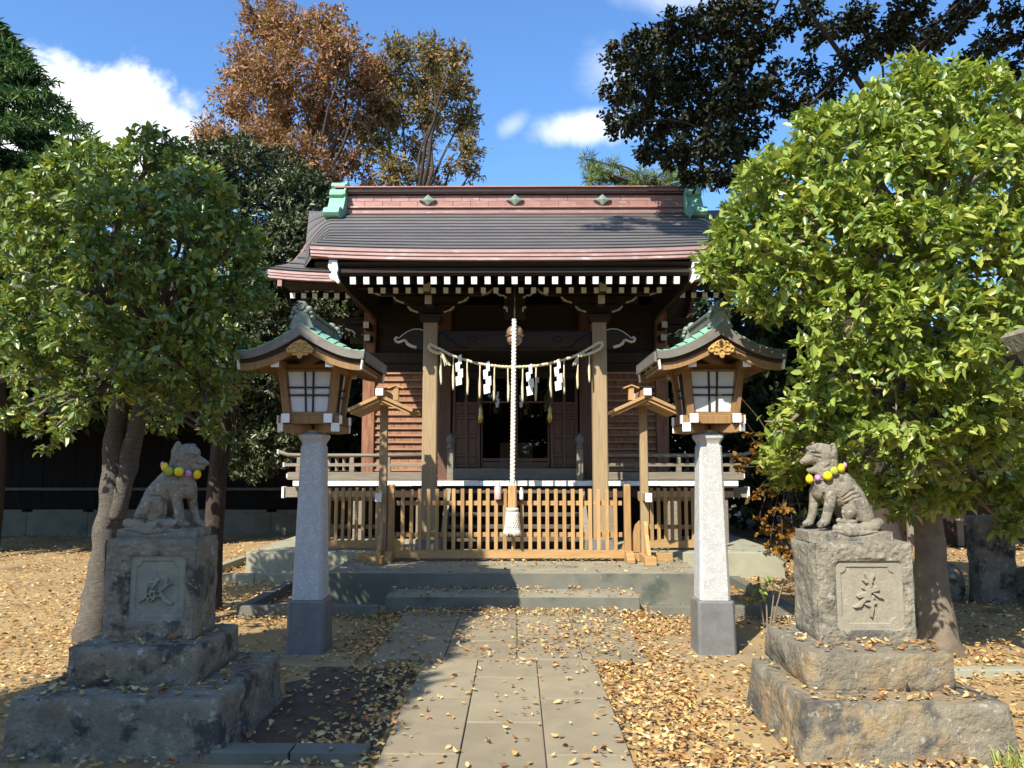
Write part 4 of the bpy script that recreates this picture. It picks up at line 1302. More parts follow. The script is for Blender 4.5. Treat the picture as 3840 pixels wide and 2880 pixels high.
# coordinates along the body in photograph detail units, depth towards (-) or away from (+) the viewer
fl = flip([
    [(640, 1190, 0, 165, 1.0), (770, 980, 0, 200, 0.95), (960, 810, 0, 225, 0.85), (1050, 700, 0, 200, 0.8), (1060, 560, 0, 165, 0.85), (1085, 440, 0, 150, 0.9)],
    [(1120, 830, 0, 165, 0.85), (1180, 900, 0, 110, 1.0)],
    [(770, 1090, -110, 120, 0.8), (840, 1150, -120, 100, 0.7), (870, 1220, -120, 70, 0.7)], [(770, 1090, 110, 120, 0.8), (840, 1150, 120, 100, 0.7), (870, 1220, 120, 70, 0.7)],
    [(880, 1100, -135, 50, 0.7), (860, 1200, -140, 48, 0.7), (740, 1320, -140, 46, 0.8)],
    [(700, 1080, -90, 150, 0.8), (620, 1230, -90, 140, 0.8), (560, 1300, -80, 110, 0.8)], [(700, 1080, 90, 150, 0.8), (620, 1230, 90, 140, 0.8)],
    [(740, 1340, -130, 50, 0.9), (960, 1350, -130, 48, 0.9)],
    [(340, 1370, -60, 62, 1.0), (470, 1395, -150, 75, 0.9), (700, 1425, -190, 88, 0.7), (900, 1400, -190, 92, 0.7), (1020, 1370, -185, 74, 0.7)],
    [(1050, 860, -95, 92, 0.85), (1060, 1000, -105, 82, 0.85), (1110, 1180, -110, 66, 0.95), (1135, 1330, -112, 66, 1.0), (1190, 1385, -112, 52, 1.2), (1235, 1390, -112, 42, 1.2)],
    [(1190, 860, 85, 88, 0.85), (1215, 1050, 95, 66, 0.9), (1250, 1220, 100, 55, 1.0), (1280, 1340, 100, 55, 1.0), (1340, 1385, 100, 48, 1.2), (1380, 1392, 100, 38, 1.2)],
    [(1100, 400, 0, 165, 0.92), (1150, 360, 0, 145, 0.9), (1225, 355, 0, 110, 0.95)],
    [(1060, 500, -60, 105, 0.7), (1180, 490, -50, 88, 0.7)], [(1060, 500, 60, 105, 0.7), (1180, 490, 50, 88, 0.7)],
    [(1230, 440, 0, 108, 0.8), (1320, 468, 0, 80, 0.8), (1405, 490, 0, 54, 0.85), (1450, 498, 0, 34, 0.9)],
    [(1200, 530, 0, 90, 0.85), (1330, 556, 0, 52, 0.8), (1385, 556, 0, 40, 0.8)],
    [(1220, 350, -62, 36, 0.8), (1310, 362, -50, 26, 0.8)], [(1220, 350, 62, 36, 0.8), (1310, 362, 50, 26, 0.8)],
    [(1290, 400, -62, 17, 0.7)], [(1290, 400, 62, 17, 0.7)],
    [(1040, 330, -90, 84, 0.6), (1050, 250, -98, 58, 0.5), (1052, 208, -100, 38, 0.5)], [(1130, 320, 90, 80, 0.6), (1170, 260, 98, 56, 0.5), (1195, 235, 100, 40, 0.5)],
], 880, 1560)
fox('seated grey stone fox in shade on the dark left plinth, mouth closed, facing right', fl, (-590, 570, 0, 118, 265), (-2.215, 4.97, 1.135), 1, 0.000433, 880, 1560, (
    ([(1450, 522), (1340, 512), (1255, 488)], 22, 20), ([(1225, 372), (1265, 368), (1312, 388)], 24, 22), ([(1345, 350), (1325, 400), (1260, 440)], 26, 12), ([(730, 975), (860, 980), (935, 1080), (925, 1200), (885, 1280)], 34, 26),
    ([(750, 1080), (715, 1200), (655, 1330)], 26, 24), ([(1185, 300), (1165, 400), (1210, 470), (1190, 540)], 30, 14), ([(1050, 240), (1085, 330)], 26, 22), ([(960, 890), (975, 980), (1020, 1100)], 30, 24),
    ([(460, 1290), (700, 1335), (1060, 1290)], 26, 24), ([(300, 1430), (700, 1525), (1060, 1490)], 20, 20), ([(1170, 1360), (1190, 1420)], 14, 14), ([(1215, 1360), (1235, 1420)], 14, 14), ([(940, 620), (1060, 690), (1200, 720)], 26, 8), ([(1480, 480), (1440, 500)], 18, 14)))
fr = flip([
    [(1120, 1180, 0, 150, 1.0), (1010, 1010, 0, 195, 0.95), (850, 830, 0, 215, 0.85), (740, 720, 0, 195, 0.8), (690, 590, 0, 160, 0.85), (690, 430, 0, 140, 0.9)],
    [(640, 830, 0, 160, 0.85), (580, 900, 0, 105, 1.0)],
    [(980, 1110, -110, 115, 0.8), (920, 1180, -120, 90, 0.7), (900, 1240, -120, 60, 0.7)], [(980, 1110, 110, 115, 0.8), (920, 1180, 120, 90, 0.7)],
    [(1080, 1090, -90, 140, 0.8), (1160, 1230, -90, 120, 0.8), (1210, 1300, -80, 90, 0.8)], [(1080, 1090, 90, 140, 0.8), (1160, 1230, 90, 120, 0.8)],
    [(1000, 1330, -130, 46, 0.9), (800, 1330, -130, 42, 0.9)], [(790, 1300, -120, 42, 0.8)],
    [(1370, 1330, -60, 66, 1.0), (1270, 1370, -150, 78, 0.9), (1060, 1420, -190, 84, 0.7), (850, 1420, -190, 78, 0.7), (720, 1400, -185, 55, 0.7)],
    [(690, 870, -95, 90, 0.85), (690, 1000, -105, 80, 0.85), (640, 1180, -110, 64, 0.95), (600, 1300, -112, 60, 1.0), (530, 1360, -112, 48, 1.2)],
    [(560, 880, 85, 84, 0.85), (530, 1050, 95, 64, 0.9), (500, 1220, 100, 54, 1.0), (460, 1330, 100, 52, 1.0), (400, 1355, 100, 42, 1.2)],
    [(690, 380, 0, 150, 0.92), (610, 335, 0, 125, 0.9), (530, 320, 0, 92, 0.95)],
    [(720, 470, -55, 100, 0.7), (620, 430, -50, 80, 0.7)], [(720, 470, 55, 100, 0.7), (620, 430, 50, 80, 0.7)],
    [(540, 390, 0, 94, 0.8), (450, 428, 0, 72, 0.8), (385, 458, 0, 50, 0.85), (345, 472, 0, 34, 0.9)],
    [(640, 545, 0, 86, 0.85), (540, 585, 0, 56, 0.8), (460, 600, 0, 38, 0.8), (425, 585, 0, 24, 0.8)],
    [(560, 300, -60, 36, 0.8), (450, 345, -45, 26, 0.8)], [(560, 300, 60, 36, 0.8), (450, 345, 45, 26, 0.8)],
    [(520, 372, -60, 16, 0.7)], [(520, 372, 60, 16, 0.7)],
    [(740, 330, -85, 76, 0.6), (752, 265, -96, 50, 0.5), (758, 232, -98, 32, 0.5)], [(640, 290, 85, 68, 0.6), (610, 250, 96, 46, 0.5), (600, 228, 98, 30, 0.5)],
    [(820, 900, -150, 16, 0.8), (930, 870, -160, 14, 0.8), (1000, 880, -150, 10, 0.8)], [(830, 960, -155, 15, 0.8), (950, 910, -165, 14, 0.8), (1030, 920, -150, 10, 0.8)], [(860, 1010, -150, 14, 0.8), (960, 960, -165, 13, 0.8), (1050, 960, -150, 10, 0.8)],
], 890, 1560)
fox('seated sunlit stone fox on the pale right plinth, mouth open, facing left', fr, (-590, 580, 0, 125, 265), (2.14, 5.06, 1.11), 1, 0.000455, 890, 1560, (
    ([(465, 345), (510, 355), (570, 360)], 26, 26), ([(420, 350), (470, 395), (560, 420)], 24, 12), ([(690, 380), (720, 440), (700, 520), (620, 560)], 30, 18), ([(740, 240), (735, 320)], 24, 24), ([(830, 970), (930, 885), (1010, 860)], 22, 18),
    ([(845, 1010), (960, 935), (1050, 915)], 22, 18), ([(870, 1055), (990, 985), (1080, 965)], 22, 16), ([(890, 1060), (840, 1120), (850, 1250), (885, 1310)], 32, 24), ([(585, 920), (605, 1060)], 26, 26), ([(770, 990), (745, 1100), (690, 1260)], 28, 22),
    ([(700, 1450), (860, 1512), (1100, 1490), (1420, 1405)], 20, 22), ([(720, 1320), (900, 1335), (1250, 1310)], 24, 20), ([(330, 475), (370, 500)], 16, 16), ([(420, 1340), (400, 1400)], 14, 14), ([(560, 1330), (545, 1400)], 14, 14), ([(420, 330), (500, 350)], 14, 10)))

m_fy = mat('yellow_petals', (0.80, 0.60, 0.02), (0.68, 0.46, 0.012), 0.7, 60, bump=0.4, bscale=300)
m_fg = mat('green_petals', (0.35, 0.40, 0.05), (0.24, 0.30, 0.03), 0.7, 60, bump=0.4, bscale=300)
m_fp = mat('purple_petals', (0.62, 0.32, 0.58), (0.30, 0.06, 0.26), 0.7, 120, bump=0.3, spots=[((0.80, 0.72, 0.78), 90, 0.58)])
m_wire = mat('green_wire', (0.05, 0.09, 0.03), None, 0.7)


def garland(lab, near, dmid, drad, o, cx, base, unit):
    t = thing('flower_garland', lab, 'garland', o, 'flower garlands on the fox statues')
    P = lambda u, w, d: Vector((o[0] + (u - cx) * unit, o[1] + d * unit, o[2] + (base - w) * unit))
    n = len(near)
    ring = []
    for i, (u, w, k) in enumerate(near):
        f = i / (n - 1)
        ring.append((u, w, -drad * math.sin(math.pi * (0.08 + 0.84 * f)), k))
    a, b = near[0], near[-1]
    for i in range(1, 5):
        f = i / 5
        ring.append((b[0] + (a[0] - b[0]) * f, b[1] + (a[1] - b[1]) * f - 30, drad * math.sin(math.pi * f), 'ygyp'[i % 4]))
    cu, cd = sum(q[0] for q in ring) / len(ring), 0
    MB().tube([P(q[0], q[1], q[2]) for q in ring + ring[:1]], 0.004, 5).build('wire', m_wire, t)
    for u, w, d, k in ring:
        c = P(u, w, d)
        out = Vector(((u - cu) * 0.7, d - cd, -8)).normalized()
        f = MB()
        prof = [(0.002, 0.017), (0.012, 0.016), (0.021, 0.010), (0.0265, 0.0), (0.025, -0.008), (0.015, -0.014), (0.004, -0.015)]
        f.lathe(prof[::-1], (0, 0, 0), 26, flute=0.06, nf=13)
        Q = out.to_track_quat('Z', 'Y').to_matrix()
        s_ = 0.75 if k == 'p' else 1.1
        for q in f.v:
            q[:] = tuple(Q @ (q * s_) + c + out * 0.008)
        f.build('flower', {'y': m_fy, 'g': m_fg, 'p': m_fp}[k], t, smooth=True)


garland('garland of yellow green and purple flowers round the neck of the left shaded fox',
        [(830, 515, 'p'), (905, 550, 'y'), (990, 610, 'g'), (1125, 615, 'y'), (1235, 640, 'p'), (1320, 660, 'y')], 0, 200, (-2.215, 4.97, 1.135), 880, 1560, 0.000433)
garland('garland of yellow green and pink flowers round the neck of the right sunlit fox',
        [(915, 520, 'p'), (830, 560, 'y'), (715, 600, 'g'), (625, 668, 'y'), (510, 695, 'p'), (435, 715, 'y')], 0, 195, (2.14, 5.06, 1.11), 890, 1560, 0.000455)


# ------------------------------------------------------------------ wooden fences
def build_fence(lab, x0, x1, Y, n, ztop, zb, ends=(1, 1), mid=False):
    t = thing('wooden_fence', lab, 'fence', ((x0 + x1) / 2, Y, zb), 'slatted wooden fences before the shrine')
    zs0 = zb + 0.035
    MB().box(x0, x1, Y - 0.035, Y + 0.035, zs0, zs0 + 0.10).build('sill', m_tanx, t, bevel=0.004)
    for z in (zb + 0.30, zb + 0.70):
        MB().box(x0 + 0.02, x1 - 0.02, Y + 0.012, Y + 0.045, z, z + 0.058).build('rail', m_tanx, t, bevel=0.003)
    sp = (x1 - x0) / (n + 1)
    for i in range(1, n + 1):
        x = x0 + sp * i + R.uniform(-0.003, 0.003)
        w = 0.0235 if not (mid and abs(i - (n + 1) / 2) < 0.6) else 0.026
        MB().box(x - w, x + w, Y - 0.028, Y + 0.011, zs0 + 0.101, ztop + R.uniform(-0.006, 0.004)).build('slat', m_tan, t, bevel=0.004)
    for e, on in ((x0, ends[0]), (x1, ends[1])):
        if on:
            s_ = -1 if e == x0 else 1
            MB().loft([(zb + 0.06, 0.043, 0.006), (ztop + 0.04, 0.043, 0.006), (ztop + 0.062, 0.03, 0.006)], (e + s_ * 0.045, Y)).build('end_post', m_tan, t, bevel=0.004)
            ft = [(Y - 0.30, zb), (Y - 0.30, zb + 0.05), (Y - 0.27, zb + 0.085), (Y - 0.22, zb + 0.09), (Y - 0.20, zb + 0.12), (Y - 0.14, zb + 0.135), (Y - 0.05, zb + 0.135), (Y + 0.05, zb + 0.135), (Y + 0.14, zb + 0.135), (Y + 0.2, zb + 0.12), (Y + 0.27, zb + 0.085), (Y + 0.3, zb)]
            MB().prism(ft, 'x', e + s_ * 0.045 - 0.05, e + s_ * 0.045 + 0.05).build('foot', m_tanx, t, bevel=0.005)
    return t


fc = build_fence('long central slatted fence of new tan wood across the top of the step', -1.545, 1.40, 10.0, 26, 1.262, 0.352, (1, 1), True)
build_fence('short slatted side fence left of the central fence, behind the left lantern', -3.0, -1.80, 11.3, 11, 1.235, 0.345, (0, 0))
build_fence('short slatted side fence right of the central fence, behind the right lantern', 1.78, 2.98, 11.3, 11, 1.235, 0.345, (0, 0))


# posts with little gabled caps at the ends of the fence
def build_capped_post(cx, cy, lab, s_):
    t = thing('capped_post', lab, 'post', (cx, cy, 0.35), 'gable capped posts at the fence ends')
    MB().loft([(0.36, 0.052, 0.008), (2.33, 0.047, 0.008)], (cx, cy)).build('post', m_col, t)
    MB().box(cx - 0.07, cx + 0.07, cy - 0.42, cy + 0.42, 0.35, 0.455).build('foot', m_tanx, t, bevel=0.006)
    MB().box(cx - 0.36, cx + 0.36, cy + 0.054, cy + 0.15, 0.35, 0.45).build('foot', m_tanx, t, bevel=0.006)
    for d in (-1, 1):
        ol = [(cy + d * 0.05, 0.457), (cy + d * 0.30, 0.457), (cy + d * 0.27, 0.52), (cy + d * 0.20, 0.58), (cy + d * 0.17, 0.66), (cy + d * 0.12, 0.70), (cy + d * 0.10, 0.82), (cy + d * 0.05, 0.86)]
        MB().prism(ol, 'x', cx - 0.025, cx + 0.025).build('side_bracket', m_tan, t, bevel=0.004)
    ol = [(cx - s_ * 0.05, 0.457), (cx - s_ * 0.30, 0.457), (cx - s_ * 0.27, 0.55), (cx - s_ * 0.17, 0.62), (cx - s_ * 0.11, 0.80), (cx - s_ * 0.05, 0.86)]
    MB().prism(ol, 'y', cy + 0.07, cy + 0.13).build('side_bracket', m_tan, t, bevel=0.004)
    MB().beam((cx, cy - 0.32, 1.17), (cx, cy + 0.32, 1.17), 0.075, 0.10).build('cross_beam', m_col, t, bevel=0.004)
    MB().box(cx - 0.04, cx + 0.04, cy - 0.335, cy - 0.321, 1.115, 1.225).build('white_tip', m_white, t, bevel=0.003)
    # gabled cap
    y0, y1 = cy - 0.36, cy + 0.36
    for e in (-1, 1):
        for k, (o0, w) in enumerate(((0.0, 0.42), (0.043, 0.385))):
            a = Vector((cx + e * 0.012, 0, 2.452 - o0))
            b = Vector((cx + e * w, 0, 2.452 - o0 - w * 0.44))
            n = Vector((e * 0.40, 0, 0.916))
            q = [a, b, b - n * 0.04, a - n * 0.04]
            dy = 0.03 * k
            vs = [(p.x, y0 + dy, p.z) for p in q] + [(p.x, y1 - dy, p.z) for p in q]
            MB().add(vs, [(0, 1, 2, 3), (7, 6, 5, 4), (0, 4, 5, 1), (1, 5, 6, 2), (2, 6, 7, 3), (3, 7, 4, 0)]).build('roof_board', m_tanx, t, bevel=0.003)
    MB().prism([(cx - 0.23, 2.322), (cx - 0.20, 2.30), (cx - 0.10, 2.30), (cx - 0.08, 2.33), (cx + 0.08, 2.33), (cx + 0.10, 2.30), (cx + 0.20, 2.30), (cx + 0.23, 2.322), (cx + 0.03, 2.40), (cx - 0.03, 2.40)], 'y', cy - 0.30, cy - 0.26).build('gable_bracket', m_tan, t)
    MB().box(cx - 0.045, cx + 0.045, y0 - 0.02, y1 + 0.02, 2.44, 2.52).build('ridge_beam', m_tanx, t, bevel=0.004)
    for ye in (y0 - 0.027, y1 + 0.027):
        MB().box(cx - 0.048, cx + 0.048, ye - 0.007, ye + 0.007, 2.435, 2.525).build('white_tip', m_white, t, bevel=0.003)
    fx = cx - s_ * 0.16
    MB().box(fx - 0.035, fx + 0.035, cy - 0.1, cy - 0.03, 2.40, 2.56).build('finial_post', m_tan, t, bevel=0.003)
    for e in (-1, 1):
        MB().beam((fx, cy - 0.065, 2.592), (fx + e * 0.10, cy - 0.065, 2.555), 0.12, 0.018, up=(0, 0, 1)).build('finial_roof', m_tanx, t)
    return t


build_capped_post(-1.69, 9.95, 'post with a small gabled cap at the left end of the central fence', -1)
build_capped_post(1.66, 9.95, 'post with a small gabled cap at the right end of the central fence', 1)


# ------------------------------------------------------------------ bell, bell rope, straw rope, hangings
def build_rope():
    t = thing('bell_rope', 'thick white braided bell rope with wooden grip and tassel hanging over the fence', 'rope', (0, 9.9, 0.7))
    top, bot = Vector((-0.005, 10.22, 3.52)), Vector((-0.028, 9.885, 1.30))
    n = 150
    for k in range(3):
        pts = []
        for i in range(n + 1):
            f = i / n
            a = 2 * math.pi * (f * 15.5 + k / 3)
            pts.append(top.lerp(bot, f) + Vector((0.0175 * math.sin(a), 0.012 * math.sin(2 * a), 0)))
        MB().tube(pts, 0.0175, 6).build('strand', m_rope, t, smooth=True)
    ox, oy = bot.x, bot.y
    MB().loft([(1.03, 0.058, 0.02), (1.31, 0.054, 0.02)], (ox, oy)).build('wooden_grip', m_tan, t, bevel=0.004)
    MB().lathe([(0.05, 0.985), (0.078, 0.99), (0.082, 1.01), (0.076, 1.028), (0.05, 1.033)], (ox, oy, 0), 20).build('tassel_band', m_rope, t, smooth=True)
    tb = MB().lathe([(0.04, 0.72), (0.092, 0.74), (0.088, 0.85), (0.078, 0.95), (0.072, 0.984), (0.03, 0.986)], (ox, oy, 0), 40, 0.03, 20).build('tassel_body', m_rope, t, smooth=True)
    ss = MB()
    for k in range(18):
        a0 = k / 18 * 2 * math.pi
        for sg in (-1, 1):
            ss.tube([(ox + (0.074 + 0.026 * f) * math.cos(a0 + sg * f * 1.5), oy + (0.074 + 0.026 * f) * math.sin(a0 + sg * f * 1.5), 0.98 - f * 0.24) for f in [i / 8 for i in range(9)]], 0.0085, 5)
    o = ss.build('net_cord', m_rope, tb, smooth=True)
    o['kind'] = 'stuff'
    fs = MB()
    for k in range(34):
        a0 = k / 34 * 2 * math.pi
        l = R.uniform(0.05, 0.085)
        fs.tube([(ox + 0.096 * math.cos(a0), oy + 0.096 * math.sin(a0), 0.76), (ox + 0.106 * math.cos(a0), oy + 0.106 * math.sin(a0), 0.76 - l * 0.6), (ox + R.uniform(0.1, 0.115) * math.cos(a0 + 0.05), oy + 0.108 * math.sin(a0), 0.76 - l)], [0.010, 0.009, 0.007], 5)
    o = fs.build('fringe', m_rope, tb, smooth=True)
    o['kind'] = 'stuff'
    t = thing('suzu_bell', 'round pinkish brass bell hanging above the white rope', 'bell', (0.0, 10.33, 3.30))
    MB().ball((0, 10.33, 3.36), 0.112, 0.112, 0.10, 22, 12).build('bell_upper', m_bell, t, smooth=True)
    MB().ball((0, 10.33, 3.27), 0.105, 0.105, 0.095, 22, 12).build('bell_lower', m_bell, t, smooth=True)
    MB().lathe([(0.108, 3.305), (0.126, 3.31), (0.128, 3.325), (0.108, 3.33)], (0, 10.33, 0), 24).build('bell_rim', m_brass, t, smooth=True)
    MB().tube([(0, 10.33, 3.44), (0, 10.33, 4.05)], 0.012, 6).build('hanger', m_dark, t)


build_rope()
YS = 10.98


def build_straw():
    t = thing('straw_rope', 'twisted straw rope strung in a curve between the two porch columns', 'rope', (0, YS, 3.0))
    main = [(1617, 1292), (1656, 1312), (1688, 1329.5), (1727, 1344), (1786, 1362), (1838, 1370), (1880, 1375), (1920, 1377), (1965, 1375.5), (2011, 1372), (2052, 1365), (2092, 1355.5), (2148, 1339), (2187, 1321), (2218, 1302), (2245.5, 1285.5)]
    loopl = [(1656, 1324.5), (1636, 1323), (1617, 1315), (1607, 1303), (1609, 1294), (1617, 1292)]
    loopr = [(2245.5, 1285.5), (2257, 1285), (2261, 1293), (2250, 1308), (2226, 1321), (2200, 1330), (2177, 1334)]
    pts = [px(a, b, YS) for a, b in loopl[:-1] + main + loopr[1:]]
    fine = []
    for i in range(len(pts) - 1):
        for k in range(6):
            fine.append(pts[i].lerp(pts[i + 1], k / 6))
    fine.append(pts[-1])
    L = 0
    for k in range(2):
        q, L = [], 0
        for i, p in enumerate(fine):
            L += (p - fine[i - 1]).length if i else 0
            a = L / 0.05 * math.pi + k * math.pi
            q.append(p + Vector((0, 0.011 * math.cos(a), 0.011 * math.sin(a))))
        MB().tube(q, 0.0155, 6).build('strand', m_straw, t, smooth=True)
    for (a, b), (c, d) in (((1656, 1322), (1680, 1368)), ((2172, 1332), (2148, 1367))):
        tu = MB()
        p, q = px(a, b, YS - 0.02), px(c, d, YS - 0.02)
        for k in range(9):
            o = Vector((R.uniform(-0.045, 0.045), R.uniform(-0.015, 0.015), R.uniform(-0.02, 0.02)))
            tu.tube([p, p.lerp(q, 0.5) + o * 0.4, q + o], [0.012, 0.012, 0.006], 5)
        tu.build('rope_end_tuft', m_straw, t)
    tops = [1356, 1338 + 2, 0, 0]
    xs = [(125, 600, 152), (295, 675, 215), (485, 740, 265), (665, 790, 320), (865, 820, 345), (1050, 840, 360), (1255, 835, 365), (1440, 820, 350), (1640, 780, 315), (1825, 730, 272), (2020, 660, 225), (2175, 570, 150)]
    for x, yb, yt in xs:
        a = px(1620 + x / 3.687, 1280 + yt / 3.687, YS)
        b = px(1620 + (x + R.uniform(-10, 8)) / 3.687, 1280 + yb / 3.687, YS)
        m1, m2 = a.lerp(b, 0.3), a.lerp(b, 0.6) + Vector((R.uniform(-0.008, 0.008), 0.01, 0))
        MB().tube([a, m1, m2, a.lerp(b, 0.9), b], [0.009, 0.010, 0.020, 0.016, 0.012], 7).build('straw_pendant', m_straw, t, smooth=True)


build_straw()


def shide(name, lab, top, h, group, tilt=0.0, Yo=0.0):
    """zigzag paper streamer of four offset leaves"""
    t = thing(name, lab, 'paper streamer', tuple(top), group)
    w = h * 0.185
    zs_ = [0.0, 0.30, 0.53, 0.76, 1.0]
    xo = [0.10, 0.02, 0.09, 0.02]
    for i in range(4):
        x0 = top[0] + (xo[i] - 0.14) * h * (0.6 if i == 0 else 1) + tilt * zs_[i] * h
        ww = w * (0.62 + 0.16 * i)
        z0, z1 = top[2] - zs_[i] * h + (0.02 if i else 0), top[2] - zs_[i + 1] * h
        y = top[1] - 0.012 * i + Yo
        sl = 0.10 * h
        vs = [(x0, y, z0), (x0 + ww, y - 0.01, z0 + sl * 0.5), (x0 + ww * 1.06, y - 0.025, z1 + sl * 0.3), (x0 + 0.01, y - 0.03, z1 - sl * 0.2)]
        vs += [(a, b + 0.002, c) for a, b, c in vs]
        MB().add(vs, [(0, 1, 2, 3), (7, 6, 5, 4), (0, 4, 5, 1), (1, 5, 6, 2), (2, 6, 7, 3), (3, 7, 4, 0)]).build('paper_leaf', m_paper, t)


for i, (x, yt, yb, lab) in enumerate(((372, 200, 612, 'white zigzag paper streamer on the straw rope, nearest the left column'), (757, 290, 727, 'white zigzag paper streamer on the straw rope, just left of the bell rope'),
                                      (1345, 330, 752, 'white zigzag paper streamer on the straw rope, just right of the bell rope'), (1735, 258, 684, 'white zigzag paper streamer on the straw rope, nearest the right column'))):
    a = px(1620 + x / 3.687, 1280 + yt / 3.687, YS - 0.02)
    b = px(1620 + x / 3.687, 1280 + yb / 3.687, YS - 0.02)
    shide('paper_streamer', lab, (a.x, a.y, a.z), a.z - b.z, 'paper streamers on the straw rope', 0.03)
for x, lab in ((-0.30, 'small dim paper streamer inside the hall doorway, left'), (0.10, 'small dim paper streamer inside the hall doorway, right')):
    shide('paper_streamer', lab, (x, YW - 0.25, 2.78), 0.26, 'dim paper streamers inside the doorway')


def build_small():
    for x, lab in ((-0.585, 'gilded hanging ornament at the left edge of the glazed doorway'), (0.585, 'gilded hanging ornament at the right edge of the glazed doorway')):
        t = thing('gilded_ornament', lab, 'ornament', (x, YW - 0.2, 2.35), 'gilded ornaments at the doorway')
        MB().lathe([(0.01, -0.17), (0.045, -0.15), (0.05, -0.05), (0.03, 0.02), (0.04, 0.06), (0.015, 0.12), (0.006, 0.30)], (x, YW - 0.2, 2.42), 12).build('body', m_brass, t, smooth=True)
        MB().tube([(x, YW - 0.2, 2.71), (x, YW - 0.2, 3.2)], 0.004, 5).build('chain', m_brass, t)
    t = thing('offering_stand', 'plain pale wooden stand seen through the glazed doors of the hall', 'stand', (0.02, YW + 0.7, ZD))
    MB().box(-0.27, 0.31, YW + 0.55, YW + 0.9, 1.60, 1.95).build('stand_box', m_tan, t, bevel=0.005)
    for x in (-0.24, 0.28):
        MB().box(x - 0.03, x + 0.03, YW + 0.57, YW + 0.87, ZD, 1.599).build('leg', m_tan, t)
    t = thing('hall_floor', 'dark board floor inside the hall', None, (0, 14, ZD))
    t['kind'] = 'structure'
    MB().box(-2.4, 2.4, YW + 0.081, 16.4, ZD - 0.05, ZD - 0.002).build('floor_boards', m_door, t)
    # small bottles tied to the fence rail
    for x, z, h, r, m_, lab in ((-0.215, 1.13, 0.22, 0.045, m_pink, 'pale pink bottle tied to the fence left of the bell rope'), (0.085, 1.13, 0.15, 0.026, m_white, 'little white bottle tied to the fence right of the bell rope')):
        t = thing('bottle', lab, 'bottle', (x, 9.945, z), 'bottles tied to the fence')
        MB().lathe([(r * 0.9, 0), (r, 0.01), (r, h * 0.72), (r * 0.55, h * 0.82), (r * 0.5, h * 0.86)], (x, 9.93, z), 14).build('bottle_body', m_, t, smooth=True)
        MB().lathe([(r * 0.62, h * 0.862), (r * 0.62, h), (r * 0.4, h * 1.02)], (x, 9.93, z), 12).build('cap', m_white, t)
    # paper slips on the transom
    for x, lab in ((-0.42, 'left'), (0.37, 'right')):
        o = MB().box(x - 0.022, x + 0.022, YC + 1.335, YC + 1.345, 2.90, 2.99).build('paper_slip', m_paper, loc=(x, YC + 1.34, 2.95))
        tag(o, f'small white paper slip on the dark inner beam, {lab} of the bell rope', 'paper slip', 'paper slips on the inner beam')


m_pink = mat('pink_plastic', (0.62, 0.42, 0.38), (0.55, 0.36, 0.33), 0.4, 6, bump=0.0)
build_small()


# ------------------------------------------------------------------ foliage
def unit_rows(a):
    return a / np.maximum(np.linalg.norm(a, axis=1, keepdims=True), 1e-9)


def leaf_arrays(cen, out, k, spread, L, wr, up=0.5, fan=1.0, droop=0.12, lvar=0.42, fold=0.25):
    """k leaves round every twig tip: returns vertex (n, 6, 3) array"""
    n = len(cen)
    c = np.repeat(cen, k, 0)
    o = unit_rows(np.repeat(out, k, 0))
    N = len(c)
    d = unit_rows(o * 0.55 + NR.normal(0, fan * 0.6, (N, 3)) + np.array([0, 0, -0.05]))
    base = c + o * NR.uniform(-spread, spread * 0.4, (N, 1)) + NR.normal(0, spread * 0.25, (N, 3))
    nr = o * 0.6 + np.array([0, 0, up]) + NR.normal(0, 0.35, (N, 3))
    nr = unit_rows(nr - d * np.sum(nr * d, 1, keepdims=True))
    s = np.cross(nr, d)
    l = L * (1 + NR.uniform(-lvar, lvar, (N, 1)))
    w = l * wr * NR.uniform(0.85, 1.15, (N, 1))
    V = np.empty((N, 6, 3))
    dr = -nr * l * droop
    V[:, 0] = base
    V[:, 1] = base + d * l * 0.3 - s * w * 0.5 + nr * w * fold + dr * 0.1
    V[:, 2] = base + d * l * 0.68 - s * w * 0.42 + nr * w * fold * 0.8 + dr * 0.5
    V[:, 3] = base + d * l + dr
    V[:, 4] = base + d * l * 0.68 + s * w * 0.42 + nr * w * fold * 0.8 + dr * 0.5
    V[:, 5] = base + d * l * 0.3 + s * w * 0.5 + nr * w * fold + dr * 0.1
    return V


def leaves_obj(name, V, m, parent, stuff=True):
    N = len(V)
    idx = np.arange(N * 6).reshape(N, 6)
    F = np.concatenate([idx[:, [0, 1, 2, 3]], idx[:, [0, 3, 4, 5]]])
    o0 = np.array(ORG[parent.name]) if parent is not None else np.zeros(3)
    me = np_mesh(name, V.reshape(-1, 3) - o0, F, m)
    o = bpy.data.objects.new(name, me)
    link(o, parent)
    if stuff:
        o['kind'] = 'stuff'
    return o


def single_leaves(V, m, parent, count):
    """the leaves that show largest, each an object of its own"""
    cam_p = np.array([CAMX, 0, CAMH])
    c = V.mean(1)
    # facing area as seen from the viewpoint
    e1, e2 = V[:, 2] - V[:, 5], V[:, 4] - V[:, 1]
    nrm = np.cross(e1, e2)
    vd = unit_rows(c - cam_p)
    area = np.abs(np.sum(nrm * vd, 1)) / np.maximum(np.sum((c - cam_p) ** 2, 1), 0.1)
    ang = np.abs(c[:, 0] / np.maximum(c[:, 1], 0.1)) < 0.64
    # in front of the crown: near the viewer
    depth = np.linalg.norm(c - cam_p, axis=1)
    score = area * ang * (depth < np.quantile(depth, 0.4))
    pick = np.argsort(-score)[:count]
    keep = np.ones(len(V), bool)
    keep[pick] = False
    me = None
    for i in pick:
        v = V[i]
        o = MB().add([tuple(q) for q in v], [(0, 1, 2, 3), (0, 3, 4, 5)]).build('leaf', m, parent, fix=False)
    return V[keep]


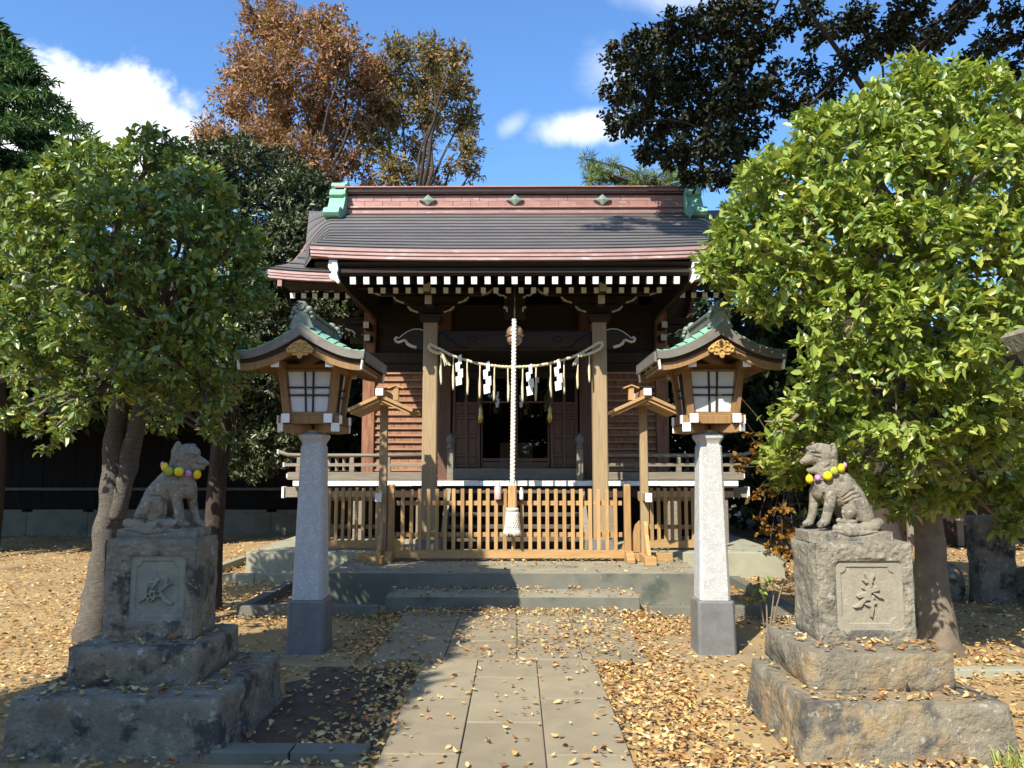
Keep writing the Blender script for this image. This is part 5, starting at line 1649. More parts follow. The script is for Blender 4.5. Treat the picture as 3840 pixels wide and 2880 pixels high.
def lobes_points(lobes, dens, shell=0.62, inner=0.8, bias=0.0):
    """twig tips spread over the outer part of a set of ellipsoids: (centre, (rx, ry, rz))"""
    C_ = np.array([l[0] for l in lobes], float)
    Rr = np.array([l[1] for l in lobes], float)
    P_, O_ = [], []
    for i in range(len(lobes)):
        a = (Rr[i].prod()) ** (2 / 3)
        n = max(4, int(dens * a * (lobes[i][2] if len(lobes[i]) > 2 else 1)))
        v = NR.normal(0, 1, (n, 3))
        v[:, 2] += bias
        v = unit_rows(v)
        r = shell + (1.06 - shell) * NR.random((n, 1)) ** 0.6
        p = C_[i] + v * Rr[i] * r
        q = (p[:, None, :] - C_[None]) / Rr[None]
        dd = np.linalg.norm(q, axis=2)
        dd[:, i] = 9
        ok = (dd.min(1) > inner) | (NR.random(n) < 0.12)
        P_.append(p[ok])
        O_.append(v[ok])
    return np.concatenate(P_), np.concatenate(O_)


def dl(dx, dy, r, Y, flat=1.0, depth=1.0, k=1.0):
    """a foliage lobe given by where it stands in the view and its depth"""
    c = D(dx, dy, Y)
    q = (D(dx + r, dy, Y) - c).x
    return ((c.x, c.y, c.z), (q, q * depth, q * flat), k)


def limb(b, p0, p1, r0, r1, bend=0.12, n=7, jit=0.06):
    p0, p1 = Vector(p0), Vector(p1)
    L = (p1 - p0).length
    o = Vector((R.uniform(-1, 1), R.uniform(-1, 1), R.uniform(0.0, 0.6))) * L * bend
    pts = [p0.lerp(p1, i / n) + o * math.sin(math.pi * i / n) + Vector((R.uniform(-1, 1), R.uniform(-1, 1), 0)) * L * 0.012 for i in range(n + 1)]
    b.tube(pts, [r0 + (r1 - r0) * i / n for i in range(n + 1)], 7, jit=jit)
    return pts


def tree(name, label, cat, base, stems, lobes, dens, k, L, wr, leaf_m, bark_m, spread=0.1, up=0.5, fan=1.0, twigs=0.5, group=None, shell=0.62,
         droop=0.12, tw=0.012, individual=0, inner=0.8, fork=None, bias=0.0):
    t = thing(name, label, cat, base, group)
    b = MB()
    for pts, rr, jit in stems:
        b.tube(pts, rr, 12, jit=jit)
    forks = fork or [pts[-1] for pts, _, _ in stems]
    for l in lobes:
        if R.random() < twigs:
            f = min(forks, key=lambda q: (Vector(q) - Vector(l[0])).length)
            limb(b, f, l[0], tw * 3.2 * R.uniform(0.7, 1.2), tw, 0.14)
            for _ in range(3):
                d = Vector((R.gauss(0, 1), R.gauss(0, 1), R.gauss(0.3, 1))).normalized()
                limb(b, l[0], Vector(l[0]) + Vector((d.x * l[1][0], d.y * l[1][1], d.z * l[1][2])) * 0.9, tw * 0.9, tw * 0.3, 0.1, 4)
    b.build('trunk', bark_m, t, smooth=True, fix=False)
    P_, O_ = lobes_points(lobes, dens, shell, inner, bias)
    V = leaf_arrays(P_, O_, k, spread, L, wr, up, fan, droop)
    if individual:
        V = single_leaves(V, leaf_m, t, individual)
    leaves_obj('crown', V, leaf_m, t)
    return t, P_, O_


def curve_pts(pts, n=8):
    """smooth polyline through points"""
    pts = [Vector(p) for p in pts]
    out = []
    for i in range(len(pts) - 1):
        p0, p1, p2, p3 = pts[max(i - 1, 0)], pts[i], pts[i + 1], pts[min(i + 2, len(pts) - 1)]
        for j in range(n):
            t = j / n
            out.append(0.5 * ((2 * p1) + (p2 - p0) * t + (2 * p0 - 5 * p1 + 4 * p2 - p3) * t * t + (3 * p1 - p0 - 3 * p2 + p3) * t ** 3))
    out.append(pts[-1])
    return out


def interp(rr, n):
    out = []
    for i in range(len(rr) - 1):
        out += [rr[i] + (rr[i + 1] - rr[i]) * j / n for j in range(n)]
    return out + [rr[-1]]


def both_layers(spec, cen, half, Y, dY):
    """front and back lobes of a rounded crown from its outline in the view"""
    out = []
    for s in spec:
        dx, dy, r = s[:3]
        k = s[3] if len(s) > 3 else 1.0
        q = min(1.0, math.hypot((dx - cen[0]) / half[0], (dy - cen[1]) / half[1]))
        off = dY * math.sqrt(max(0.0, 1 - q * q))
        out.append(dl(dx, dy, r * 0.93, Y - off * 0.9, 0.72, 1.0, k))
        for _ in range(3):
            an, rr = R.uniform(0, 6.28), R.uniform(0.65, 1.1) * r
            out.append(dl(dx + rr * math.cos(an), dy + rr * math.sin(an) * 0.9, r * R.uniform(0.28, 0.45), Y - off * 0.9 - R.uniform(-0.1, 0.3), 0.6, 1.0, k))
        if off > 0.35:
            out.append(dl(dx + R.uniform(-30, 30), dy + R.uniform(-20, 20), r, Y + off * 0.8, 0.85, 1.0, 0.8))
    return out


def build_camellias():
    # left tree: twin stems rising behind the left plinth
    Y = 7.1
    p = lambda dx, dy, yy=Y: D(dx, dy, yy)
    s1 = curve_pts([(p(200, 1380).x, 7.1, -0.1), p(208, 1310), p(222, 1180), p(238, 1060), p(248, 930), p(262, 800), p(230, 660)], 6)
    r1 = interp([0.185, 0.135, 0.115, 0.105, 0.09, 0.075, 0.05], 6)
    s2 = curve_pts([p(243, 1120), p(262, 1050), p(285, 950), p(315, 840), p(350, 720)], 6)
    r2 = interp([0.09, 0.085, 0.08, 0.065, 0.04], 6)
    spec = [(180, 375, 75), (310, 365, 80), (75, 440, 85), (420, 420, 80), (240, 470, 100), (390, 510, 95), (500, 530, 72), (90, 560, 100), (235, 600, 100), (380, 640, 100), (500, 650, 68), (60, 690, 95),
            (190, 730, 95), (330, 770, 95), (455, 760, 78), (60, 800, 80), (150, 860, 68, 0.8), (440, 850, 62, 0.7), (360, 880, 55, 0.6), (95, 935, 42, 0.7), (-60, 560, 100), (-55, 760, 95), (540, 590, 42), (30, 905, 40, 0.6), (470, 940, 22, 0.6), (270, 860, 45, 0.5)]
    lob = both_layers(spec, (270, 630), (310, 330), Y, 1.35)
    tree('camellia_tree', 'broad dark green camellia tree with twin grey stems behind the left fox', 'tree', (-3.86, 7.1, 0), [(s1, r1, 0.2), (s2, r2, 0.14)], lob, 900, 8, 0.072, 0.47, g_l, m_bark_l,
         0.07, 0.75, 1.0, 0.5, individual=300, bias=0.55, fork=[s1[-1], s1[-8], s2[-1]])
    # right tree: big bright crown over the right plinth
    Y = 6.75
    s1 = curve_pts([(3.72, 6.85, -0.1), D(2028, 1390, Y), D(2012, 1280, Y), D(2003, 1150, Y), D(1975, 1000, Y), D(1940, 850, Y), D(1930, 650, Y)], 6)
    r1 = interp([0.21, 0.165, 0.13, 0.12, 0.105, 0.08, 0.05], 6)
    s2 = curve_pts([D(1990, 1080, Y), D(2040, 950, Y), D(2100, 780, Y)], 6)
    r2 = interp([0.09, 0.075, 0.04], 6)
    spec = [(1960, 250, 105), (2090, 235, 105), (1830, 315, 105), (1700, 400, 100), (1980, 390, 140), (2140, 380, 125), (1640, 500, 95), (1775, 510, 125), (1940, 540, 140), (2120, 560, 135), (1590, 590, 72), (1690, 620, 85),
            (1850, 670, 115), (2010, 700, 125), (2150, 690, 82), (1820, 800, 85), (1930, 840, 115), (2075, 860, 115), (2200, 880, 95), (1745, 905, 72), (1850, 950, 82), (1975, 975, 82, 0.8), (2115, 985, 82, 0.8), (1690, 975, 50), (1760, 1045, 45, 0.7),
            (1820, 1080, 45, 0.9), (1900, 1060, 50, 0.8), (1975, 1070, 45, 0.8), (2140, 1075, 50, 0.9), (2050, 1075, 48, 0.8), (1690, 1030, 40, .8), (2250, 300, 110), (2280, 480, 120), (2290, 600, 90), (2290, 860, 100), (2230, 1060, 60), (2195, 1130, 38), (1565, 540, 45), (1620, 660, 40, 0.7)]
    lob = both_layers(spec, (1960, 620), (430, 480), Y, 1.55)
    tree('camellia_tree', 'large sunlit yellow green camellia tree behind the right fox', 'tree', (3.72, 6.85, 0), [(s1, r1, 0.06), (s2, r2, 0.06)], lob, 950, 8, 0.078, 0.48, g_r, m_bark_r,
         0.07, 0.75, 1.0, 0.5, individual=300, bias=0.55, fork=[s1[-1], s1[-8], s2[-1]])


def build_far_trees():
    # russet zelkovas behind the hall
    Y = 25.0

    def vase(lab, bx, spec, lm, dens):
        base = D(bx, 1000, Y)
        base.z = 0
        fk = D(bx, 470, Y)
        st = [(curve_pts([base, base.lerp(fk, 0.5) + Vector((0.2, 0, 0)), fk], 5), interp([0.42, 0.34, 0.24], 5), 0.05)]
        lob = [dl(a, b, r, Y + R.uniform(-1.6, 1.6), 1.0, 1.0, k) for a, b, r, k in spec]
        tree('zelkova_tree', lab, 'tree', tuple(base), st, lob, dens, 8, 0.16, 0.36, lm, m_bark, 0.26, 0.3, 1.1, 0.85, 'russet autumn trees behind the shrine', 0.2, 0.1, 0.022, inner=0.95, fork=[fk])
    vase('taller russet brown autumn tree behind the left half of the shrine roof', 650, [(560, 50, 46, 1), (620, 70, 62, 1), (700, 60, 50, 1), (740, 110, 56, 1), (530, 150, 60, 1), (610, 160, 75, 1), (700, 170, 75, 1), (780, 180, 55, 1), (520, 230, 62, 1), (600, 250, 70, 1),
         (690, 260, 70, 1), (770, 270, 62, 0.9), (470, 285, 50, 0.9), (440, 300, 28, 1), (560, 310, 60, 0.9), (650, 335, 62, 0.8), (745, 345, 60, 0.7), (540, 10, 22, 0.7), (590, 10, 30, .8), (730, 20, 16, .5), (700, 390, 50, .8), (800, 150, 34, .9), (815, 240, 40, .9), (790, 400, 40, .7), (500, 330, 46, 1), (450, 330, 36, 1)], g_br, 270)
    vase('olive and russet autumn tree beside the taller one, above the ridge badges', 900, [(860, 110, 36, 1), (930, 115, 40, 1), (985, 125, 32, .9), (840, 165, 50, 1), (920, 175, 55, 1), (985, 190, 45, 1), (850, 235, 50, 1), (930, 245, 55, .9), (1000, 260, 42, .9), (820, 310, 50, .6),
         (900, 320, 45, .5), (1010, 320, 38, .7), (850, 375, 45, .8), (920, 385, 40, .7), (1015, 370, 30, .6), (970, 360, 30, .35)], g_br2, 300)
    # pale russet crown low on the left
    # clipped evergreen behind, left of the roof
    Y = 15.5
    base = D(466, 900, Y)
    base.z = 0
    spec = [(430, 370, 60), (510, 360, 66), (590, 390, 70), (650, 430, 66), (690, 460, 45), (460, 450, 80), (560, 480, 90), (640, 530, 72), (520, 590, 90), (610, 620, 70), (560, 700, 85), (640, 680, 55), (500, 780, 80), (600, 800, 75), (560, 880, 70, .7), (480, 870, 60, .6), (640, 760, 45, .7), (700, 620, 45), (735, 660, 45), (700, 720, 50), (745, 730, 40), (760, 690, 34), (660, 720, 42), (690, 660, 36, .6), (590, 960, 50, .6), (540, 990, 50, .6), (700, 770, 30, .5)]
    lob = [dl(a[0], a[1], a[2] * 1.12, Y + R.uniform(-0.9, 0.9), 0.9, 1.0, a[3] if len(a) > 3 else 1.0) for a in spec]
    tree('evergreen_tree', 'dense dark evergreen tree rising left of the shrine roof', 'tree', tuple(base), [(curve_pts([base, base + Vector((0.1, 0, 2.2)), base + Vector((0, 0, 4.5))], 5), interp([0.2, 0.17, 0.1], 5), 0.05)],
         lob, 1000, 9, 0.095, 0.42, g_ev, m_bark, 0.09, 0.6, 1.0, 0.5)
    Y = 16.8
    base = D(1640, 900, Y)
    base.z = 0
    spec = [(1560, 600, 50), (1600, 640, 55), (1660, 600, 60), (1560, 690, 45), (1620, 720, 60), (1690, 700, 60), (1740, 640, 60), (1600, 800, 60), (1680, 800, 60), (1750, 760, 60), (1620, 880, 50), (1700, 890, 55), (1580, 740, 30), (1800, 850, 60), (1760, 930, 55)]
    lob = [dl(p_[0], p_[1], p_[2], Y + R.uniform(-0.8, 0.8), 0.85, 1.0, 0.8) for p_ in spec]
    tree('evergreen_tree', 'dark evergreen tree filling the gap behind the right lantern', 'tree', tuple(base), [(curve_pts([base, base + Vector((0.1, 0, 2.2)), base + Vector((0, 0, 4.5))], 5), interp([0.18, 0.15, 0.1], 5), 0.05)],
         lob, 620, 8, 0.10, 0.42, g_dk, m_bark, 0.09, 0.6, 1.0, 0.4)
    # leaning second trunk by the left fox with a low twig
    b = D(462, 1180, 8.6)
    b.z = -0.05
    st = [(curve_pts([b, D(463, 1080, 8.6), D(478, 980, 8.6), D(498, 850, 8.7), D(520, 760, 8.8)], 5), interp([0.105, 0.092, 0.085, 0.075, 0.05], 5), 0.05)]
    lob = [dl(505, 960, 26, 8.5, 0.8, 1, 0.5), dl(490, 915, 24, 8.6, 0.8, 1, 0.6), dl(525, 940, 14, 8.5, 0.8, 1, 0.7), dl(450, 900, 34, 8.6, 0.8, 1, 0.8), dl(520, 850, 40, 8.8, 0.9, 1, .8), dl(540, 770, 45, 8.9, 0.9, 1, .8), dl(516, 1000, 10, 8.5, 1, 1, 1.0), dl(490, 820, 44, 8.9, .9, 1, .8)]
    tree('broadleaf_tree', 'slim dark leaning tree with pale sparse twigs beside the left fox', 'tree', tuple(b), st, lob, 300, 5, 0.06, 0.45, g_ev, m_bark, 0.06, 0.6, 1.0, 1.0, tw=0.006)
    # conifer on the left edge
    Y = 14.0
    base = D(-40, 1100, Y)
    base.z = 0
    t = thing('conifer_tree', 'dark green conifer with drooping feathery sprays at the upper left edge', 'tree', tuple(base))
    b = MB()
    top_ = D(-60, 60, Y)
    b.tube(curve_pts([base, base + Vector((0, 0, 3)), top_], 6), interp([0.3, 0.22, 0.03], 6), 10, jit=0.05)
    P_, O_ = [], []
    for i in range(420):
        f = R.random()
        z = 2.2 + (top_.z - 2.2) * (1 - f * f * 0.95)
        rl = 0.35 + min(1.0, (top_.z - z) / 2.4) * 2.75 * R.uniform(0.75, 1.1)
        az = R.uniform(0, 2 * math.pi)
        o = Vector((math.cos(az), math.sin(az), 0))
        c0 = Vector((base.x + (top_.x - base.x) * z / top_.z, Y, z))
        n_ = max(4, int(rl / 0.13))
        pts_ = []
        for j in range(n_ + 1):
            q = j / n_
            p = c0 + o * rl * q + Vector((0, 0, 0.32 * q - 0.55 * rl * 0.45 * q * q))
            pts_.append(p)
            if q > 0.25:
                for e in (-1, 0, 1):
                    sd = Vector((-o.y, o.x, 0)) * e
                    P_.append(tuple(p + sd * 0.16 * R.random() * (1.3 - q) + Vector((R.gauss(0, 0.03), R.gauss(0, 0.03), R.gauss(0, 0.03)))))
                    O_.append(tuple(o * 0.8 + sd * 0.9 + Vector((0, 0, -0.15))))
        b.tube(pts_, [0.02 * (1 - 0.8 * j / n_) for j in range(n_ + 1)], 4)
    b.build('trunk', m_bark, t, smooth=True, fix=False)
    leaves_obj('crown', leaf_arrays(np.array(P_), np.array(O_), 9, 0.07, 0.15, 0.17, 0.7, 0.55, 0.25), g_con, t)
    # tall dark tree spreading over the upper right
    Y = 13.0
    base = D(1900, 1000, Y)
    base.z = 0
    spec = [(1350, 120, 48), (1400, 95, 50), (1460, 70, 55), (1540, 50, 55), (1600, 40, 55), (1330, 200, 34), (1390, 180, 60), (1470, 160, 70), (1560, 140, 62), (1620, 100, 55), (1345, 265, 44), (1420, 260, 60), (1500, 240, 70), (1590, 220, 65), (1650, 190, 45), (1400, 330, 34), (1470, 330, 52), (1550, 310, 60), (1610, 290, 50),
            (1500, 385, 30), (1570, 380, 42), (1690, 60, 34, .7), (1740, 30, 40, .8), (1760, 90, 30, .7), (1800, 60, 34, .7), (1850, 50, 44), (1880, 110, 42), (1930, 80, 48), (1990, 100, 44), (1960, 30, 44), (2040, 60, 44, .8), (2090, 20, 40, .8), (2100, 130, 38, .8), (2150, 90, 40, .8), (2190, 150, 40, .8), (1830, 140, 36, .8), (1740, 160, 38, .7),
            (1700, 230, 40, .8), (1780, 200, 40, .8), (2180, 30, 36, .8), (2240, 80, 50), (1680, 140, 24, .5)]
    lob = [dl(a[0], a[1], a[2], Y + R.uniform(-1.6, 1.2), 0.62, 1.2, a[3] if len(a) > 3 else 1.0) for a in spec]
    # the upper tiers of the same crown, above the picture, that keep these branches in shade
    for i in range(46):
        x, y, z = R.uniform(2.8, 12), R.uniform(5.5, 12), R.uniform(10.4, 12.8)
        if (z - 1.6) / y > 0.84:
            lob.append(((x, y, z), (0.9, 0.9, 0.45), 1.1))
    for (x, y, z) in ((-0.9, 8.5, 10.1), (-0.3, 9.5, 10.2), (0.3, 8.3, 10.2), (0.7, 9.3, 10.4), (1.1, 8.6, 10.2), (1.5, 9.4, 10.8), (1.9, 8.4, 10.6), (0.2, 7.5, 10.2), (1.3, 7.6, 10.3)):
        lob.append(((x, y, z), (0.42, 0.5, 0.28), 0.8))
    fk = [D(1560, 330, Y), D(1900, 250, Y), D(1720, 250, Y), Vector((4.5, 12, 9.5))]
    st = [(curve_pts([base, base + Vector((-0.3, 0, 3)), fk[1]], 6), interp([0.34, 0.24, 0.06], 6), 0.05), (curve_pts([base + Vector((-0.3, 0, 3)), D(1700, 420, Y), fk[0]], 6), interp([0.2, 0.10, 0.04], 6), 0.05),
          (curve_pts([base + Vector((-0.3, 0, 3)), D(1800, 330, Y), fk[2]], 6), interp([0.16, 0.08, 0.03], 6), 0.05), (curve_pts([fk[1], Vector((5.5, 12.5, 8.6)), fk[3]], 5), interp([0.06, 0.04, 0.025], 5), 0.05)]
    tree('broadleaf_tree', 'tall dark spreading tree filling the upper right sky', 'tree', tuple(base), st, lob, 800, 7, 0.088, 0.6, g_dk, m_bark, 0.12, 0.7, 1.0, 0.6, shell=0.4, tw=0.008, fork=fk, inner=0.9)
    # pine behind the ridge
    Y = 21.0
    base = D(1400, 900, Y)
    base.z = 0
    spec = [(1270, 345, 16), (1280, 365, 20), (1300, 375, 22), (1275, 390, 22), (1320, 385, 24), (1325, 355, 14), (1350, 390, 24), (1385, 385, 24), (1420, 390, 22), (1460, 385, 26), (1500, 390, 26), (1440, 370, 20), (1530, 380, 26)]
    lob = [dl(a, b2, r, Y + R.uniform(-0.5, 0.5), 0.8, 1, 1) for a, b2, r in spec]
    tree('pine_tree', 'yellow green pine tips showing just above the right part of the ridge', 'tree', tuple(base), [(curve_pts([base, base + Vector((0, 0, 4)), D(1390, 410, Y)], 5), interp([0.25, 0.2, 0.1], 5), 0.05)],
         lob, 420, 12, 0.22, 0.07, g_pine, m_bark, 0.06, 0.2, 1.2, 0.9, shell=0.1, droop=0.02, tw=0.02)
    # small maple by the right corner of the hall
    Y = 9.6
    base = D(1730, 1180, Y)
    base.z = 0
    spec = [(1600, 995, 18), (1625, 990, 20), (1600, 1010, 14), (1650, 1020, 20), (1660, 1060, 26), (1630, 1075, 14), (1690, 1100, 28), (1640, 1120, 16), (1680, 1140, 26), (1650, 1150, 20), (1710, 1160, 28), (1690, 1190, 26), (1660, 1185, 14), (1720, 1210, 22), (1640, 960, 20, .6), (1620, 940, 16, .5), (1700, 1040, 30), (1680, 990, 26, .7), (1600, 900, 16, .5), (1590, 850, 12, .5)]
    lob = [dl(a[0], a[1], a[2], Y + R.uniform(-0.3, 0.3), 0.5, 1.1, a[3] if len(a) > 3 else 1.0) for a in spec]
    tree('maple_tree', 'small orange brown maple between the right lantern and the right plinth', 'tree', tuple(base), [(curve_pts([base, base + Vector((-0.05, 0, 0.5)), D(1700, 1010, Y)], 5), interp([0.04, 0.035, 0.02], 5), 0.05)],
         lob, 900, 5, 0.055, 0.75, g_map, m_bark, 0.05, 0.8, 1.0, 1.0, tw=0.005, shell=0.3)
    # young shrub at the platform corner and tuft of grass by the right plinth
    Y = 7.75
    base = D(1655, 1330, Y)
    base.z = 0
    lob = [dl(a, b2, r, Y + R.uniform(-0.1, 0.1), 0.8, 1, k) for a, b2, r, k in ((1640, 1262, 16, 1), (1625, 1280, 13, 1), (1655, 1275, 14, .8), (1640, 1295, 13, .7), (1618, 1300, 9, .7), (1662, 1255, 8, .8))]
    tree('small_shrub', 'young green shrub with bare lower stems beside the right lantern base', 'shrub', tuple(base), [(curve_pts([base + Vector((dx, 0, 0)), base + Vector((dx * 2, 0, 0.2)), base + Vector((dx * 4 - 0.03, 0, 0.42))], 4), interp([0.010, 0.008, 0.005], 4), 0.0) for dx in (-0.03, 0.0, 0.03, 0.05)],
         lob, 1500, 5, 0.045, 0.45, g_l, m_bark_r, 0.04, 0.7, 1.0, 1.0, tw=0.004)
    # shoots behind the right edge
    Y = 8.6
    base = D(2230, 1330, Y)
    base.z = 0
    lob = [dl(a, b2, r, Y + R.uniform(-0.3, 0.3), 0.7, 1, 1) for a, b2, r in ((2185, 1060, 26), (2210, 1040, 26), (2190, 1100, 28), (2220, 1090, 34), (2165, 1115, 22), (2200, 1140, 28), (2235, 1150, 40), (2180, 1165, 18), (2260, 1090, 50))]
    tree('green_bush', 'bright green bush at the right edge below the large camellia', 'bush', tuple(base), [(curve_pts([base, base + Vector((0, 0, 0.5)), base + Vector((-0.1, 0, 1.3))], 4), interp([0.04, 0.03, 0.02], 4), 0.05)],
         lob, 650, 6, 0.065, 0.48, g_r, m_bark_r, 0.06, 0.7, 1.0, 0.9, tw=0.006)


def build_shade_tree():
    """the tree that stands left of the viewpoint and shades the left fox, lantern and path edge"""
    t = thing('shade_tree', 'tall leafy tree just left of the viewpoint, shading the left fox and lantern', 'tree', (-6.0, -1.2, 0))
    b = MB()
    b.tube(curve_pts([(-6.0, -1.2, -0.1), (-5.9, -0.9, 2.6), (-5.4, 0.2, 5.2), (-5.2, 1.2, 7.4)], 6), interp([0.34, 0.27, 0.2, 0.08], 6), 12, jit=0.06)
    poly = [(-1.2, 2.6), (-0.85, 4.3), (-0.62, 6.2), (-0.5, 7.8), (-0.32, 8.8), (-0.26, 10.2), (-0.4, 11.0), (-0.75, 11.0), (-0.8, 9.9), (-1.4, 9.3), (-1.7, 8.2), (-2.6, 7.2), (-3.4, 5.7), (-4.3, 3.8), (-5, 1.8), (-2.2, 1.6)]

    def inside(x, y):
        c = False
        for i in range(len(poly)):
            x0, y0 = poly[i]
            x1, y1 = poly[i - 1]
            if (y0 > y) != (y1 > y) and x < (x1 - x0) * (y - y0) / (y1 - y0) + x0:
                c = not c
        return c
    dxz, dyz = SUN_DIR.x / -SUN_DIR.z, SUN_DIR.y / -SUN_DIR.z
    P_, O_ = [], []
    while len(P_) < 3400:
        gx, gy = R.uniform(-5, 0.2), R.uniform(1.5, 11.4)
        if not inside(gx, gy):
            continue
        if noise.noise(Vector((gx * 1.6, gy * 1.1, 4.0))) > 0.42 and gy > 9.2:
            continue
        h = 3.6 + (gy - 1.5) * 0.46 + R.uniform(-0.8, 0.9)
        x, y = gx - dxz * h, gy - dyz * h
        if y > 0.8 and x > -0.8 * y - 0.9:
            continue
        P_.append((x, y, h))
        O_.append((R.gauss(0, 1), R.gauss(0, 1), abs(R.gauss(0, 1)) + 0.3))
    for i in range(26):
        q = P_[R.randrange(len(P_))]
        limb(b, (-5.4, 0.2, 5.2) if q[2] > 5 else (-5.9, -0.9, 2.6), q, 0.07, 0.015, 0.12)
    b.build('trunk', m_bark, t, smooth=True, fix=False)
    V = leaf_arrays(np.array(P_), np.array(O_), 7, 0.12, 0.17, 0.5, 0.9, 1.0)
    leaves_obj('crown', V, g_l, t)


def build_background():
    # belts of woodland round the yard
    def belt(name, lab, boxes, n, L, m=g_bg):
        P_, O_ = [], []
        tot = sum((b[1] - b[0]) * (b[5] - b[4]) for b in boxes)
        for x0, x1, y0, y1, z0, z1 in boxes:
            k = int(n * (x1 - x0) * (z1 - z0) / tot)
            x = NR.uniform(x0, x1, k)
            y = NR.uniform(y0, y1, k)
            top = np.array([z1 * (0.78 + 0.34 * noise.noise(Vector((a * 0.28, b2 * 0.1, 2)))) for a, b2 in zip(x, y)])
            z = z0 + (top - z0) * NR.random(k) ** 0.8
            P_.append(np.stack([x, y, z], 1))
            O_.append(np.stack([NR.normal(0, 0.6, k), -np.abs(NR.normal(0.5, 0.6, k)), np.abs(NR.normal(0.6, 0.5, k))], 1))
        V = leaf_arrays(np.concatenate(P_), np.concatenate(O_), 6, 0.3, L, 0.55, 0.6, 1.1)
        o = leaves_obj(name, V, m, None)
        tag(o, lab, None, kind='stuff')
    belt('far_woodland', 'dark mass of woodland behind and beside the shrine', [(-22, -3.6, 19, 23, 0, 6.2), (3.2, 24, 19, 24, 0, 6.6), (-4, 4, 24, 27, 0, 5), (-14, -4.6, 15.5, 17.2, 2.4, 4.6), (7, 16, 13.5, 16, 1.2, 5.6), (4.4, 8, 15, 19, 0.5, 6.5), (2.6, 5.2, 18.2, 21, 0.5, 7), (-5.2, -2.6, 18.2, 21, 0.5, 7), (-17, -9, 10, 13, 4.5, 9.5), (-17, -9, 10, 13, 5.5, 8.5), (-13, -6, 20, 22, 3, 8)], 21000, 0.24)
    belt('sky_block_woodland', 'unseen woodland added behind the viewpoint to cut sky fill light', [(-30, 30, -24, -18, 0, 8.5), (-26, -20, -20, 8, 0, 6), (20, 26, -20, 14, 0, 6)], 6000, 0.75)  # unseen trees added to block low sky light on the porch
    # black boarded wall on a notched concrete footing, far left
    t = thing('boarded_wall', 'black boarded wall on a pale notched concrete footing at far left', 'wall', (-9, 17.4, 0))
    x = -15.0
    while x < -4.9:
        MB().box(x + 0.004, x + 0.236, 17.42 + R.uniform(0, 0.008), 17.46, 0.72, 3.1).build('board', m_black, t)
        x += 0.24
    MB().box(-15, -4.9, 17.34, 17.42, 0.98, 1.04).build('rail', m_black_r, t)
    MB().box(-15, -4.9, 17.38, 17.5, 0.56, 0.72).build('sill_beam', m_black, t)
    MB().box(-15, -4.9, 17.34, 17.5, 3.1, 3.2).build('coping', m_black, t)
    MB().box(-15, -4.9, 17.47, 20.5, 0.1, 3.0).build('dark_backing', m_black, t)
    x = -15.0
    while x < -4.9:
        MB().box(x, x + 1.36, 17.3, 17.56, -0.05, 0.50).build('footing_block', m_conc, t, bevel=0.01)
        MB().box(x + 0.12, x + 1.24, 17.3, 17.56, 0.501, 0.555).build('footing_block', m_conc, t)
        x += 1.365
    # right: low shed with a pale roof edge, standing stone, rocks, stone lantern
    t = thing('low_shed', 'low dark shed with a pale roof edge seen under the right camellia', 'shed', (9.5, 15.2, 0))
    MB().box(7.6, 14.5, 15.2, 18.0, 0, 1.40).build('shed_wall', m_dark, t)
    MB().box(7.4, 14.7, 14.9, 18.2, 1.41, 1.50).build('roof_edge', m_pane, t)
    for i in range(8):
        MB().box(7.6 + i * 0.95, 7.72 + i * 0.95, 15.14, 15.2, 0, 1.40).build('shed_post', m_grey, t)
    o = rough_box('standing_stone', 5.34, 5.70, 8.95, 9.25, -0.05, 0.98, m_ped_l, None, amp=0.03, seed=5)
    tag(o, 'upright dark grey stone slab in the shade at right, behind the camellia trunk', 'standing stone')
    for i, (x, y, z, rx, rz, lab) in enumerate(((6.15, 8.7, 0.32, 0.36, 0.42, 'big pale boulder at the right edge of the yard'), (5.1, 9.3, 0.14, 0.2, 0.26, 'low dark boulder left of the standing stone'), (5.95, 9.2, 0.12, 0.3, 0.25, 'low boulder between the standing stone and the big boulder'))):
        b = MB().ball((x, y, z), rx, rx * 0.9, rz, 22, 14)
        for q in b.v:
            d = (q - Vector((x, y, z))).normalized()
            q += d * (rx * 0.35 * noise.fractal(q * 2.6 + Vector((i * 7, 0, 0)), 0.9, 2.1, 3))
        o = b.build('boulder', m_ped_r if i == 0 else m_ped_l, None, smooth=True, loc=(x, y, 0))
        tag(o, lab, 'boulder', 'boulders at the right edge')
    t = thing('stone_lantern', 'grey stone lantern, its cap just showing at the right edge', 'lantern', (3.53, 4.6, 0))
    c = (3.53, 4.6)
    MB().loft([(-0.05, 0.30, 0.09), (0.3, 0.26, 0.08), (0.55, 0.20, 0.07), (0.7, 0.12, 0.05), (1.45, 0.11, 0.05), (1.55, 0.22, 0.1), (1.68, 0.26, 0.1)], c).build('shaft', m_ped_r, t)
    MB().loft([(1.681, 0.2, 0.06), (2.15, 0.2, 0.06)], c).build('fire_box', m_ped_r, t)
    MB().loft([(2.151, 0.26, 0.02), (2.29, 0.31, 0.02), (2.30, 0.33, 0.02), (2.40, 0.37, 0.02), (2.415, 0.36, 0.02), (2.56, 0.10, 0.02)], c).build('cap', m_ped_r, t)
    MB().lathe([(0.07, 2.561), (0.11, 2.69), (0.09, 2.77), (0.02, 2.86)], (c[0], c[1], 0), 14).build('finial', m_ped_r, t, smooth=True)
    # grass tuft
    t = MB()
    gp = D(2170, 1668, 4.25)
